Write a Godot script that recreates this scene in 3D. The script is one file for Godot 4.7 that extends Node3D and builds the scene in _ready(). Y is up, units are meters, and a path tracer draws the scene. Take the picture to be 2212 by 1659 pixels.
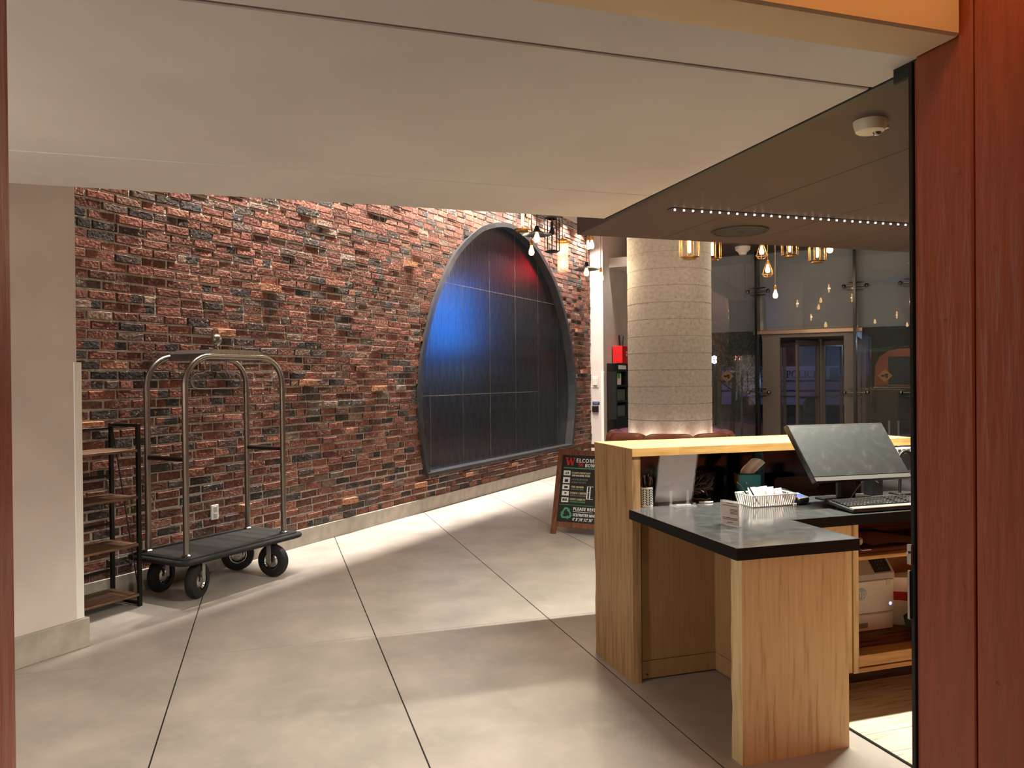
extends Node3D
# Hotel lobby at dusk. World: y up, metres; x and z follow the floor joints. The brick wall and the glass front stand at 45 degrees to
# them; WF is their frame: x = along the brick wall (s), y = up, z = away from the brick wall into the room (n).

const R2 := 0.70710678
var WF := Transform3D(Basis(Vector3(R2, 0, -R2), Vector3.UP, Vector3(R2, 0, R2)), Vector3.ZERO)
var I := Transform3D()
var M := {}
var rng := RandomNumberGenerator.new()
var cam: Camera3D

# ------------------------------------------------------------------ geometry collector
class G:
	var v := PackedVector3Array()
	var n := PackedVector3Array()
	var c := PackedColorArray()
	var col := Color.WHITE
	var xf := Transform3D()
	func tri(a: Vector3, b: Vector3, d: Vector3, na: Vector3, nb: Vector3, nd: Vector3):
		var f := (d - a).cross(b - a)
		if f.dot(na + nb + nd) < 0.0:
			var t := b; b = d; d = t
			t = nb; nb = nd; nd = t
		v.push_back(xf * a); v.push_back(xf * b); v.push_back(xf * d)
		n.push_back((xf.basis * na).normalized()); n.push_back((xf.basis * nb).normalized()); n.push_back((xf.basis * nd).normalized())
		c.push_back(col); c.push_back(col); c.push_back(col)
	func flat(a: Vector3, b: Vector3, d: Vector3, out: Vector3):
		var f := (d - a).cross(b - a)
		if f.length_squared() < 1e-16: return
		f = f.normalized()
		if f.dot(out) < 0.0: f = -f
		tri(a, b, d, f, f, f)
	func quad(a: Vector3, b: Vector3, d: Vector3, e: Vector3, out: Vector3):
		flat(a, b, d, out); flat(a, d, e, out)
	func box(ctr: Vector3, size: Vector3, ch := 0.003, b := Basis()):
		var h := size * 0.5
		ch = minf(ch, minf(h.x, minf(h.y, h.z)) * 0.6)
		var P := func(s: Vector3, k: int) -> Vector3:
			var p := Vector3(s.x * (h.x - ch), s.y * (h.y - ch), s.z * (h.z - ch))
			p[k] = s[k] * h[k]
			return ctr + b * p
		for k in 3:
			var l := (k + 1) % 3
			var m := (k + 2) % 3
			for sk in [-1.0, 1.0]:
				var o := Vector3.ZERO; o[k] = sk
				var q := []
				for e in [[-1.0, -1.0], [1.0, -1.0], [1.0, 1.0], [-1.0, 1.0]]:
					var s := Vector3.ZERO; s[k] = sk; s[l] = e[0]; s[m] = e[1]
					q.append(P.call(s, k))
				quad(q[0], q[1], q[2], q[3], b * o)
				if ch > 0.0:
					for sl in [-1.0, 1.0]:
						var s1 := Vector3.ZERO; s1[k] = sk; s1[l] = sl; s1[m] = -1.0
						var s2 := s1; s2[m] = 1.0
						var o2 := Vector3.ZERO; o2[k] = sk; o2[l] = sl
						quad(P.call(s1, k), P.call(s2, k), P.call(s2, l), P.call(s1, l), b * o2)
		if ch > 0.0:
			for x in [-1.0, 1.0]: for y in [-1.0, 1.0]: for z in [-1.0, 1.0]:
				var s := Vector3(x, y, z)
				flat(P.call(s, 0), P.call(s, 1), P.call(s, 2), b * s)
	func span(a: Vector3, b: Vector3, ch := 0.003):
		box((a + b) * 0.5, (b - a).abs(), ch)
	func tube(path: Array, r: float, seg := 10, closed := false, caps := true, radii := []):
		var cnt := path.size()
		var rings := []
		var up := Vector3.ZERO
		for i in cnt:
			var t: Vector3
			if closed: t = path[(i + 1) % cnt] - path[(i - 1 + cnt) % cnt]
			else: t = path[mini(i + 1, cnt - 1)] - path[maxi(i - 1, 0)]
			t = t.normalized()
			if up == Vector3.ZERO:
				up = t.cross(Vector3.RIGHT if absf(t.x) < 0.8 else Vector3.UP).normalized()
			up = (up - t * up.dot(t)).normalized()
			var sd := t.cross(up)
			var rr: float = radii[i] if radii.size() else r
			var ring := []
			for k in seg:
				var a := TAU * k / seg
				var d := up * cos(a) + sd * sin(a)
				ring.append([path[i] + d * rr, d])
			rings.append(ring)
		var last := cnt if closed else cnt - 1
		for i in last:
			var p: Array = rings[i]
			var q: Array = rings[(i + 1) % cnt]
			for k in seg:
				var j := (k + 1) % seg
				tri(p[k][0], p[j][0], q[j][0], p[k][1], p[j][1], q[j][1])
				tri(p[k][0], q[j][0], q[k][0], p[k][1], q[j][1], q[k][1])
		if caps and not closed:
			for e in [0, cnt - 1]:
				var o: Vector3 = (path[0] - path[1]) if e == 0 else (path[cnt - 1] - path[cnt - 2])
				for k in seg:
					flat(path[e], rings[e][k][0], rings[e][(k + 1) % seg][0], o)
	func lathe(at: Vector3, prof: Array, seg := 16, b := Basis(), a0 := 0.0, a1 := TAU):
		var nm := []
		for i in prof.size() - 1:
			var d: Vector2 = prof[i + 1] - prof[i]
			nm.append(Vector2(d.y, -d.x).normalized())
		for i in prof.size() - 1:
			var p0: Vector2 = prof[i]
			var p1: Vector2 = prof[i + 1]
			if (p1 - p0).length() < 1e-7: continue
			var n0: Vector2 = nm[i]
			var n1: Vector2 = nm[i]
			if i > 0 and nm[i - 1].dot(nm[i]) > 0.8: n0 = (nm[i] + nm[i - 1]).normalized()
			if i < nm.size() - 1 and nm[i + 1].dot(nm[i]) > 0.8: n1 = (nm[i] + nm[i + 1]).normalized()
			for k in seg:
				var a := a0 + (a1 - a0) * k / seg
				var e := a0 + (a1 - a0) * (k + 1) / seg
				var A := Vector3(cos(a), 0, sin(a))
				var B := Vector3(cos(e), 0, sin(e))
				var q := [at + b * (A * p0.x + Vector3.UP * p0.y), at + b * (B * p0.x + Vector3.UP * p0.y), at + b * (B * p1.x + Vector3.UP * p1.y), at + b * (A * p1.x + Vector3.UP * p1.y)]
				var w := [b * (A * n0.x + Vector3.UP * n0.y), b * (B * n0.x + Vector3.UP * n0.y), b * (B * n1.x + Vector3.UP * n1.y), b * (A * n1.x + Vector3.UP * n1.y)]
				if p0.x > 1e-6: tri(q[0], q[1], q[2], w[0], w[1], w[2])
				if p1.x > 1e-6: tri(q[0], q[2], q[3], w[0], w[2], w[3])
	# polygon in the x-y plane of t, from z0 to z1
	func prism(poly: PackedVector2Array, z0: float, z1: float, t := Transform3D(), ch := 0.0):
		var cnt := poly.size()
		var idx := Geometry2D.triangulate_polygon(poly)
		var turn := -1.0 if Geometry2D.is_polygon_clockwise(poly) else 1.0
		var top := poly
		if ch > 0.0:
			var o := Geometry2D.offset_polygon(poly, -ch, Geometry2D.JOIN_MITER)
			if o.size() == 1 and o[0].size() == cnt:
				var best := 0
				for k in cnt:
					if o[0][k].distance_to(poly[0]) < o[0][best].distance_to(poly[0]): best = k
				var r := PackedVector2Array()
				var flip := Geometry2D.is_polygon_clockwise(o[0]) != Geometry2D.is_polygon_clockwise(poly)
				for k in cnt: r.push_back(o[0][(best + (-k if flip else k) + cnt) % cnt])
				top = r
			else: ch = 0.0
		var at := func(p: Vector2, z: float) -> Vector3: return t * Vector3(p.x, p.y, z)
		var zs := z1 - ch * signf(z1 - z0)
		for k in range(0, idx.size(), 3):
			flat(at.call(poly[idx[k]], z0), at.call(poly[idx[k + 1]], z0), at.call(poly[idx[k + 2]], z0), t.basis * Vector3(0, 0, z0 - z1))
		idx = Geometry2D.triangulate_polygon(top)
		for k in range(0, idx.size(), 3):
			flat(at.call(top[idx[k]], z1), at.call(top[idx[k + 1]], z1), at.call(top[idx[k + 2]], z1), t.basis * Vector3(0, 0, z1 - z0))
		for k in cnt:
			var a := poly[k]
			var b := poly[(k + 1) % cnt]
			var d := (b - a).normalized() * turn
			var o := t.basis * Vector3(d.y, -d.x, 0)
			quad(at.call(a, z0), at.call(b, z0), at.call(b, zs), at.call(a, zs), o)
			if ch > 0.0:
				quad(at.call(a, zs), at.call(b, zs), at.call(top[(k + 1) % cnt], z1), at.call(top[k], z1), o + t.basis * Vector3(0, 0, signf(z1 - z0)))
	# band between two outlines with equally many points
	func ring(outer: Array, inner: Array, z0: float, z1: float, t := Transform3D()):
		for k in outer.size() - 1:
			var a: Vector2 = outer[k]; var b: Vector2 = outer[k + 1]
			var e: Vector2 = inner[k]; var f: Vector2 = inner[k + 1]
			var at := func(p: Vector2, z: float) -> Vector3: return t * Vector3(p.x, p.y, z)
			var o := (a - e).normalized()
			quad(at.call(a, z1), at.call(b, z1), at.call(f, z1), at.call(e, z1), t.basis * Vector3(0, 0, z1 - z0))
			quad(at.call(a, z0), at.call(b, z0), at.call(f, z0), at.call(e, z0), t.basis * Vector3(0, 0, z0 - z1))
			quad(at.call(a, z0), at.call(b, z0), at.call(b, z1), at.call(a, z1), t.basis * Vector3(o.x, o.y, 0))
			quad(at.call(e, z0), at.call(f, z0), at.call(f, z1), at.call(e, z1), t.basis * Vector3(-o.x, -o.y, 0))
	func mesh() -> ArrayMesh:
		var a := []
		a.resize(Mesh.ARRAY_MAX)
		a[Mesh.ARRAY_VERTEX] = v; a[Mesh.ARRAY_NORMAL] = n; a[Mesh.ARRAY_COLOR] = c
		var m := ArrayMesh.new()
		m.add_surface_from_arrays(Mesh.PRIMITIVE_TRIANGLES, a)
		return m

# ------------------------------------------------------------------ scene helpers
func W(s: float, h: float, n: float) -> Vector3:
	return WF * Vector3(s, h, n)

func tag(o: Node3D, label: String, category: String, group := "", kind := "") -> Node3D:
	o.set_meta("label", label)
	if category: o.set_meta("category", category)
	if group: o.set_meta("group", group)
	o.set_meta("kind", kind if kind else "thing")
	return o

var taken := {}
func numbered(called: String) -> String:
	if not taken.has(called):
		taken[called] = 0
		return called
	taken[called] += 1
	return "%s_%03d" % [called, taken[called]]

func thing(called: String, label: String, category: String, at := Vector3.ZERO, group := "", kind := "", frame := Basis()) -> Node3D:
	var o := Node3D.new()
	o.name = numbered(called)
	add_child(o, true)
	o.transform = Transform3D(frame, at)
	return tag(o, label, category, group, kind)

func whole(o: Node3D) -> Transform3D:
	var t := Transform3D()
	var q: Node = o
	while q != self:
		t = (q as Node3D).transform * t
		q = q.get_parent()
	return t

# adds geometry given in «frame» coordinates as a part of «parent»
func part(called: String, g: G, m: Material, parent: Node3D, frame := Transform3D(), kind := "") -> MeshInstance3D:
	var o := MeshInstance3D.new()
	o.name = called
	o.mesh = g.mesh()
	o.material_override = m
	o.cast_shadow = GeometryInstance3D.SHADOW_CASTING_SETTING_ON
	parent.add_child(o, true)
	o.transform = whole(parent).affine_inverse() * frame
	if kind: o.set_meta("kind", kind)
	return o

func single(called: String, label: String, category: String, g: G, m: Material, frame := Transform3D(), group := "", kind := "") -> MeshInstance3D:
	var o := part(numbered(called), g, m, self, frame)
	tag(o, label, category, group, kind)
	return o

func boxes(list: Array, ch := 0.003) -> G:
	var g := G.new()
	for b in list: g.span(b[0], b[1], ch)
	return g

func lettering(txt: String, parent: Node3D, frame: Transform3D, cap: float, m: Material, squeeze := 1.0, serif := false, called := "lettering", mid := false) -> MeshInstance3D:
	var f := SystemFont.new()
	f.font_names = PackedStringArray(["Droid Serif" if serif else "Droid Sans"])
	f.font_weight = 700
	var t := TextMesh.new()
	t.font = f; t.text = txt; t.font_size = 32; t.pixel_size = cap / 23.0; t.depth = 0.0015; t.curve_step = 4.0
	t.horizontal_alignment = HORIZONTAL_ALIGNMENT_CENTER if mid else HORIZONTAL_ALIGNMENT_LEFT
	t.vertical_alignment = VERTICAL_ALIGNMENT_CENTER
	var o := MeshInstance3D.new()
	o.name = called; o.mesh = t; o.material_override = m
	parent.add_child(o, true)
	o.transform = whole(parent).affine_inverse() * frame * Transform3D(Basis().scaled(Vector3(squeeze, 1, 1)), Vector3.ZERO)
	return o

func noise(sd: int, freq: float, ramp: Array, size := 512, oct := 4, typ := FastNoiseLite.TYPE_SIMPLEX_SMOOTH, nrm := false, strength := 4.0) -> NoiseTexture2D:
	var f := FastNoiseLite.new()
	f.seed = sd; f.frequency = freq; f.noise_type = typ; f.fractal_octaves = oct
	var t := NoiseTexture2D.new()
	t.width = size; t.height = size; t.seamless = true; t.noise = f
	t.as_normal_map = nrm; t.bump_strength = strength
	if ramp.size():
		var g := Gradient.new()
		var offs := PackedFloat32Array()
		var cols := PackedColorArray()
		for r in ramp:
			offs.push_back(r[0]); cols.push_back(r[1])
		g.offsets = offs; g.colors = cols
		t.color_ramp = g
	return t

func mat(col: Color, rough := 0.6, metal := 0.0, spec := 0.5) -> StandardMaterial3D:
	var m := StandardMaterial3D.new()
	m.albedo_color = col; m.roughness = rough; m.metallic = metal; m.metallic_specular = spec
	return m

func tex(m: StandardMaterial3D, t: Texture2D, scale: Vector3) -> StandardMaterial3D:
	m.albedo_texture = t
	m.uv1_triplanar = true
	m.uv1_scale = scale
	return m

func relief(m: StandardMaterial3D, t: Texture2D, depth: float, scale := Vector3.ZERO) -> StandardMaterial3D:
	m.heightmap_enabled = true; m.heightmap_texture = t; m.heightmap_scale = depth
	m.uv1_triplanar = true
	if scale != Vector3.ZERO: m.uv1_scale = scale
	return m

func over(m: StandardMaterial3D, t: Texture2D, mode := BaseMaterial3D.BLEND_MODE_MIX) -> StandardMaterial3D:
	m.detail_enabled = true; m.detail_albedo = t; m.detail_blend_mode = mode
	return m

func glow(col: Color, energy: float) -> StandardMaterial3D:
	var m := mat(col, 0.5)
	m.emission_enabled = true; m.emission = col; m.emission_energy_multiplier = energy
	return m

func lit_window(col: Color, energy: float) -> StandardMaterial3D:
	var m := mat(Color(0.03, 0.03, 0.035), 0.2)
	m.emission_enabled = true; m.emission = col; m.emission_energy_multiplier = energy
	return m

func pane(col: Color, alpha: float) -> StandardMaterial3D:
	var m := mat(Color(col, alpha), 0.0)
	m.transparency = BaseMaterial3D.TRANSPARENCY_ALPHA
	return m

func omni(parent: Node3D, at: Vector3, col: Color, energy: float, size := 0.02):
	var l := OmniLight3D.new()
	l.name = "light"
	l.light_color = col; l.light_energy = energy; l.light_size = size; l.omni_range = 20.0; l.omni_attenuation = 2.0; l.shadow_enabled = true
	parent.add_child(l, true)
	l.transform = Transform3D(Basis(), whole(parent).affine_inverse() * at)

func spot(parent: Node3D, at: Vector3, to: Vector3, col: Color, energy: float, angle: float, soft := 0.6, size := 0.02):
	var l := SpotLight3D.new()
	l.name = "light"
	l.light_color = col; l.light_energy = energy; l.light_size = size; l.spot_range = 20.0; l.spot_attenuation = 2.0; l.spot_angle = angle; l.spot_angle_attenuation = soft; l.shadow_enabled = true
	parent.add_child(l, true)
	var d := (to - at).normalized()
	l.transform = whole(parent).affine_inverse() * Transform3D(Basis.looking_at(d, Vector3.RIGHT if absf(d.y) > 0.9 else Vector3.UP), at)

func arc(ctr: Vector3, a: Vector3, b: Vector3, a0: float, a1: float, k := 8) -> Array:
	var out := []
	for i in k + 1:
		var t := lerpf(a0, a1, float(i) / k)
		out.append(ctr + a * cos(t) + b * sin(t))
	return out

func rrect(x0: float, y0: float, x1: float, y1: float, r: float, k := 4) -> PackedVector2Array:
	var p := PackedVector2Array()
	for q in [[x1 - r, y1 - r, 0.0], [x0 + r, y1 - r, PI / 2], [x0 + r, y0 + r, PI], [x1 - r, y0 + r, PI * 1.5]]:
		for i in k + 1:
			var a: float = q[2] + PI / 2 * i / k
			p.push_back(Vector2(q[0] + r * cos(a), q[1] + r * sin(a)))
	return p

func rect(x0: float, y0: float, x1: float, y1: float) -> PackedVector2Array:
	return PackedVector2Array([Vector2(x0, y0), Vector2(x1, y0), Vector2(x1, y1), Vector2(x0, y1)])

# ------------------------------------------------------------------ scene
func _ready():
	rng.seed = 7
	setup_view()
	materials()
	shell()
	brick_wall()
	arch()
	end_wall()
	glass_front()
	outdoors()
	column()
	desk()
	desk_items()
	cabinet_items()
	luggage_cart()
	shelf_unit()
	chalkboard()
	pendants()
	small_fittings()

func setup_view():
	cam = Camera3D.new()
	cam.name = "camera"
	add_child(cam)
	var pitch := -atan(9.5 / 1655.0)
	var b := Basis(Vector3.UP, deg_to_rad(-17.5)) * Basis(Vector3.RIGHT, pitch) * Basis(Vector3.BACK, -0.0087)
	cam.transform = Transform3D(b, Vector3(0, 1.5, 0))
	cam.fov = rad_to_deg(2.0 * atan(829.5 / 1655.0))
	cam.near = 0.05; cam.far = 200.0
	cam.current = true
	var env := Environment.new()
	env.background_mode = Environment.BG_SKY
	var sm := ProceduralSkyMaterial.new()
	sm.sky_top_color = Color(0.10, 0.15, 0.26); sm.sky_horizon_color = Color(0.22, 0.29, 0.42)
	sm.ground_horizon_color = Color(0.10, 0.10, 0.12); sm.ground_bottom_color = Color(0.05, 0.05, 0.06)
	sm.sky_energy_multiplier = 1.3; sm.ground_energy_multiplier = 0.3
	var sky := Sky.new()
	sky.sky_material = sm
	env.sky = sky
	env.tonemap_mode = Environment.TONE_MAPPER_LINEAR
	env.tonemap_exposure = 1.0
	env.sdfgi_enabled = true; env.ssao_enabled = true; env.ssil_enabled = true
	var we := WorldEnvironment.new()
	we.name = "environment"
	we.environment = env
	add_child(we)
	# warm ceiling lamp of the room the camera stands in
	var t := thing("ceiling_lamp", "round warm flush ceiling lamp behind the camera in the red panelled room", "lamp", Vector3(1.15, 2.95, -0.95))
	var g := G.new()
	g.lathe(Vector3(1.15, 2.9, -0.95), [Vector2(0, 0), Vector2(0.1, 0.005), Vector2(0.15, 0.03), Vector2(0.16, 0.06)], 20)
	part("diffuser", g, glow(Color(1, 0.80, 0.62), 0.6), t)
	omni(t, Vector3(1.15, 2.86, -0.95), Color(1.0, 0.74, 0.50), 0.42, 0.10)
	# a second, weaker one further back
	t = thing("floor_lamp", "shaded floor lamp behind the camera, its light thrown down through the doorway", "lamp", Vector3(1.2, 0, 0.95))
	g = G.new()
	g.lathe(Vector3(1.2, 2.02, 0.92), [Vector2(0, 0), Vector2(0.06, 0.005), Vector2(0.08, 0.02)], 20)
	part("diffuser", g, glow(Color(1, 0.92, 0.84), 1.0), t)
	g = G.new()
	g.lathe(Vector3(1.2, 2.0, 0.92), [Vector2(0.14, -0.02), Vector2(0.09, 0.16), Vector2(0.0, 0.17)], 20)
	g.tube([Vector3(1.2, 0, 1.0), Vector3(1.2, 2.16, 1.0)], 0.015, 8)
	g.lathe(Vector3(1.2, 0, 1.0), [Vector2(0.0, 0.02), Vector2(0.14, 0.02), Vector2(0.15, 0)], 20)
	part("stand", g, mat(Color(0.05, 0.05, 0.05), 0.4, 0.3), t)
	spot(t, Vector3(1.2, 2.0, 0.9), Vector3(0.2, 0, -3.0), Color(1.0, 0.94, 0.88), 13.0, 27, 1.0, 0.12)
	# sconces of the passage on the left, in front of the white pier
	for q in [[-2.3, 1.75, -1.75, 1.5, "nearer the doorway"], [-4.7, 2.0, -0.5, 5.0, "at the far left end"]]:
		t = thing("sconce_lamp", "small frosted globe lamp in the passage left of the frame, " + str(q[4]), "lamp", Vector3(q[0], 0, q[2]))
		g = G.new()
		var sph := []
		for k in 11: sph.append(Vector2(0.09 * sin(PI * k / 10.0), -0.09 * cos(PI * k / 10.0)))
		g.lathe(Vector3(q[0], q[1], q[2]), sph, 20)
		part("globe", g, glow(Color(1, 0.97, 0.93), 1.5), t)
		g = G.new()
		g.tube([Vector3(q[0], 0, q[2]), Vector3(q[0], q[1] - 0.08, q[2])], 0.012, 8)
		part("stem", g, mat(Color(0.05, 0.05, 0.05), 0.5), t)
		omni(t, Vector3(q[0], q[1], q[2]), Color(1.0, 0.97, 0.94), q[3], 0.08)

func materials():
	var W1 := Color.WHITE
	# polished concrete
	var cr := [[0.0, Color(0.57, 0.54, 0.515)], [0.4, Color(0.62, 0.59, 0.56)], [0.65, Color(0.645, 0.61, 0.58)], [1.0, Color(0.69, 0.655, 0.62)]]
	M.concrete = tex(mat(W1, 0.3, 0, 0.45), noise(3, 0.006, cr, 1024, 5), Vector3.ONE * 0.28)
	M.concrete.roughness_texture = noise(5, 0.012, [[0, Color(0.75, 0.75, 0.75)], [1, Color(1, 1, 1)]], 512, 4)
	M.concrete.roughness = 0.42
	over(M.concrete, noise(9, 0.02, [[0, Color(0.85, 0.8, 0.72, 0)], [0.6, Color(0.85, 0.8, 0.72, 0)], [0.9, Color(0.72, 0.67, 0.60, 0.22)], [1, Color(0.72, 0.67, 0.6, 0.25)]], 1024, 6))
	M.dark = mat(Color(0.035, 0.033, 0.03), 0.8)
	# plaster
	M.plaster = tex(mat(W1, 0.7, 0, 0.3), noise(11, 0.004, [[0, Color(0.745, 0.73, 0.715)], [1, Color(0.82, 0.81, 0.795)]], 512, 4), Vector3.ONE * 0.35)
	M.pier = tex(mat(W1, 0.55, 0, 0.3), noise(13, 0.006, [[0, Color(0.74, 0.70, 0.68)], [1, Color(0.80, 0.765, 0.745)]], 512, 4), Vector3.ONE * 0.5)
	M.lintel = tex(mat(W1, 0.7, 0, 0.3), noise(14, 0.01, [[0, Color(0.80, 0.72, 0.58)], [1, Color(0.86, 0.78, 0.64)]], 256, 3), Vector3.ONE * 0.8)
	M.base = tex(mat(W1, 0.55, 0, 0.3), noise(15, 0.012, [[0, Color(0.57, 0.54, 0.50)], [1, Color(0.66, 0.63, 0.585)]], 512, 5), Vector3.ONE * 1.2)
	M.browncl = tex(mat(W1, 0.5, 0, 0.35), noise(17, 0.005, [[0, Color(0.28, 0.23, 0.213)], [1, Color(0.305, 0.25, 0.233)]], 256, 3), Vector3.ONE * 0.6)
	M.black = mat(Color(0.035, 0.033, 0.032), 0.45)
	M.blackgloss = mat(Color(0.022, 0.021, 0.02), 0.12)
	M.steelblack = mat(Color(0.05, 0.05, 0.05), 0.4, 0.3)
	# brick, mortar
	M.brick = tex(mat(W1, 0.85, 0, 0.25), noise(21, 0.03, [[0, Color(0.62, 0.6, 0.6)], [0.5, Color(0.86, 0.85, 0.85)], [1, Color(1, 1, 1)]], 512, 5), Vector3.ONE * 1.7)
	M.brick.vertex_color_use_as_albedo = true
	over(M.brick, noise(23, 0.012, [[0, Color(0.66, 0.50, 0.40, 0)], [0.80, Color(0.66, 0.50, 0.40, 0)], [0.83, Color(0.68, 0.52, 0.42, 0.85)], [1, Color(0.74, 0.6, 0.48, 0.9)]], 1024, 4))
	relief(M.brick, noise(25, 0.035, [], 512, 5), 0.45)
	M.mortar = tex(mat(W1, 0.95, 0, 0.15), noise(27, 0.03, [[0, Color(0.63, 0.605, 0.57)], [1, Color(0.80, 0.77, 0.73)]], 512, 5), Vector3.ONE * 1.5)
	relief(M.mortar, noise(29, 0.04, [], 512, 5), 1.2)
	# dark zinc of the arched panel
	M.zinc = tex(mat(W1, 0.27, 1.0, 0.5), noise(31, 0.02, [[0, Color(0.42, 0.425, 0.435)], [0.6, Color(0.49, 0.495, 0.505)], [1, Color(0.60, 0.60, 0.61)]], 512, 5), Vector3(6.0, 0.22, 6.0))
	M.zinc.roughness_texture = noise(33, 0.02, [[0, Color(0.75, 0.75, 0.75)], [1, Color(1, 1, 1)]], 512, 5)
	M.zinc.roughness = 0.33
	M.trimsteel = tex(mat(W1, 0.38, 0.7), noise(37, 0.02, [[0, Color(0.27, 0.27, 0.275)], [1, Color(0.33, 0.33, 0.335)]], 256, 4), Vector3.ONE)
	# metals
	M.steel = tex(mat(W1, 0.3, 1.0), noise(39, 0.03, [[0, Color(0.50, 0.475, 0.45)], [1, Color(0.62, 0.59, 0.56)]], 256, 4), Vector3(6, 0.4, 6))
	M.chrome = mat(Color(0.72, 0.71, 0.7), 0.15, 1.0)
	M.brass = mat(Color(0.78, 0.58, 0.33), 0.3, 1.0)
	M.iron = mat(Color(0.05, 0.045, 0.04), 0.5, 0.6)
	M.rubber = mat(Color(0.035, 0.033, 0.032), 0.75)
	M.white = mat(Color(0.86, 0.85, 0.83), 0.5)
	M.cream = mat(Color(0.80, 0.77, 0.70), 0.5)
	# woods
	M.maple = wood(41, Vector3(5.0, 0.30, 5.0), [Color(0.68, 0.575, 0.40), Color(0.80, 0.72, 0.53), Color(0.825, 0.745, 0.56), Color(0.855, 0.78, 0.60)])
	M.mapleside = wood(43, Vector3(4.5, 0.28, 4.5), [Color(0.44, 0.32, 0.21), Color(0.565, 0.435, 0.295), Color(0.61, 0.48, 0.335), Color(0.66, 0.535, 0.39)])
	M.mapletop = wood(45, Vector3(0.4, 6, 6), [Color(0.56, 0.41, 0.22), Color(0.69, 0.535, 0.305), Color(0.73, 0.575, 0.34), Color(0.77, 0.62, 0.385)])
	M.veneer = wood(47, Vector3(8, 0.3, 8), [Color(0.61, 0.475, 0.31), Color(0.65, 0.515, 0.345), Color(0.67, 0.535, 0.365), Color(0.69, 0.56, 0.39)])
	M.carcass = wood(49, Vector3(0.35, 4, 4), [Color(0.60, 0.44, 0.24), Color(0.72, 0.56, 0.34), Color(0.78, 0.62, 0.40), Color(0.83, 0.68, 0.46)])
	M.rustic = wood(51, Vector3(0.6, 8, 8), [Color(0.17, 0.125, 0.095), Color(0.32, 0.23, 0.17), Color(0.42, 0.31, 0.23), Color(0.50, 0.38, 0.28)])
	M.signwood = wood(53, Vector3(4, 1.0, 4), [Color(0.25, 0.14, 0.085), Color(0.35, 0.20, 0.12), Color(0.41, 0.245, 0.15), Color(0.47, 0.29, 0.18)])
	M.plank = wood(55, Vector3(0.5, 5, 5), [Color(0.34, 0.30, 0.24), Color(0.66, 0.635, 0.56), Color(0.73, 0.70, 0.62), Color(0.77, 0.745, 0.665)])
	M.plankdark = wood(57, Vector3(0.5, 5, 5), [Color(0.13, 0.11, 0.095), Color(0.20, 0.175, 0.15), Color(0.24, 0.21, 0.18), Color(0.28, 0.25, 0.21)])
	M.redwood = tex(mat(W1, 0.42, 0, 0.45), noise(59, 0.02, [[0, Color(0.505, 0.25, 0.155)], [0.5, Color(0.53, 0.265, 0.165)], [1, Color(0.56, 0.285, 0.18)]], 512, 5), Vector3(3, 0.35, 3))
	relief(M.redwood, noise(60, 0.012, [], 512, 5), 0.5)
	# stone worktop, leather, concrete column
	M.stone = tex(mat(W1, 0.13, 0, 0.75), noise(61, 0.02, [[0, Color(0.20, 0.20, 0.20)], [1, Color(0.29, 0.29, 0.29)]], 512, 5), Vector3.ONE * 1.3)
	M.stoneedge = mat(Color(0.035, 0.036, 0.038), 0.6, 0, 0.3)
	M.leather = tex(mat(W1, 0.38, 0, 0.5), noise(63, 0.02, [[0, Color(0.45, 0.23, 0.15)], [1, Color(0.57, 0.31, 0.21)]], 256, 4), Vector3.ONE * 2.0)
	M.colcon = tex(mat(W1, 0.75, 0, 0.3), noise(65, 0.02, [[0, Color(0.60, 0.575, 0.55)], [0.5, Color(0.68, 0.655, 0.63)], [1, Color(0.74, 0.715, 0.685)]], 1024, 6), Vector3.ONE * 0.9)
	over(M.colcon, noise(67, 0.035, [[0, Color(0.15, 0.13, 0.12, 0)], [0.83, Color(0.15, 0.13, 0.12, 0)], [0.86, Color(0.15, 0.13, 0.12, 0.9)], [1, Color(0.12, 0.1, 0.1, 1)]], 1024, 3))
	M.colgroove = mat(Color(0.38, 0.35, 0.32), 0.9)
	M.glass = pane(Color(0.9, 1, 0.97), 0.03)
	M.acrylic = pane(Color(1, 1, 1), 0.06)
	M.frosted = mat(Color(0.72, 0.69, 0.69), 0.3)
	M.bulbglass = pane(Color(1, 0.95, 0.85), 0.05)
	M.taupe = mat(Color(0.47, 0.44, 0.425), 0.45)
	M.paper = mat(Color(0.87, 0.85, 0.82), 0.8)
	M.chalk = mat(Color(0.82, 0.82, 0.80), 0.9)
	M.chalkred = mat(Color(0.70, 0.13, 0.11), 0.9)
	M.chalkgreen = mat(Color(0.25, 0.52, 0.36), 0.9)
	M.chalkdim = mat(Color(0.42, 0.44, 0.40), 0.9)
	M.chalkyellow = mat(Color(0.74, 0.69, 0.52), 0.9)
	M.board = mat(Color(0.05, 0.05, 0.05), 0.7)

func wood(sd: int, scale: Vector3, c: Array) -> StandardMaterial3D:
	var m := tex(mat(Color.WHITE, 0.5, 0, 0.4), noise(sd, 0.014, [[0.0, c[0]], [0.28, c[1]], [0.55, c[2]], [1.0, c[3]]], 512, 6), scale)
	return over(m, noise(sd + 100, 0.03, [[0, Color(c[0], 0.0)], [0.68, Color(c[0], 0.0)], [0.9, Color(c[0], 0.3)], [1, Color(c[0], 0.4)]], 512, 4))

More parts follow.
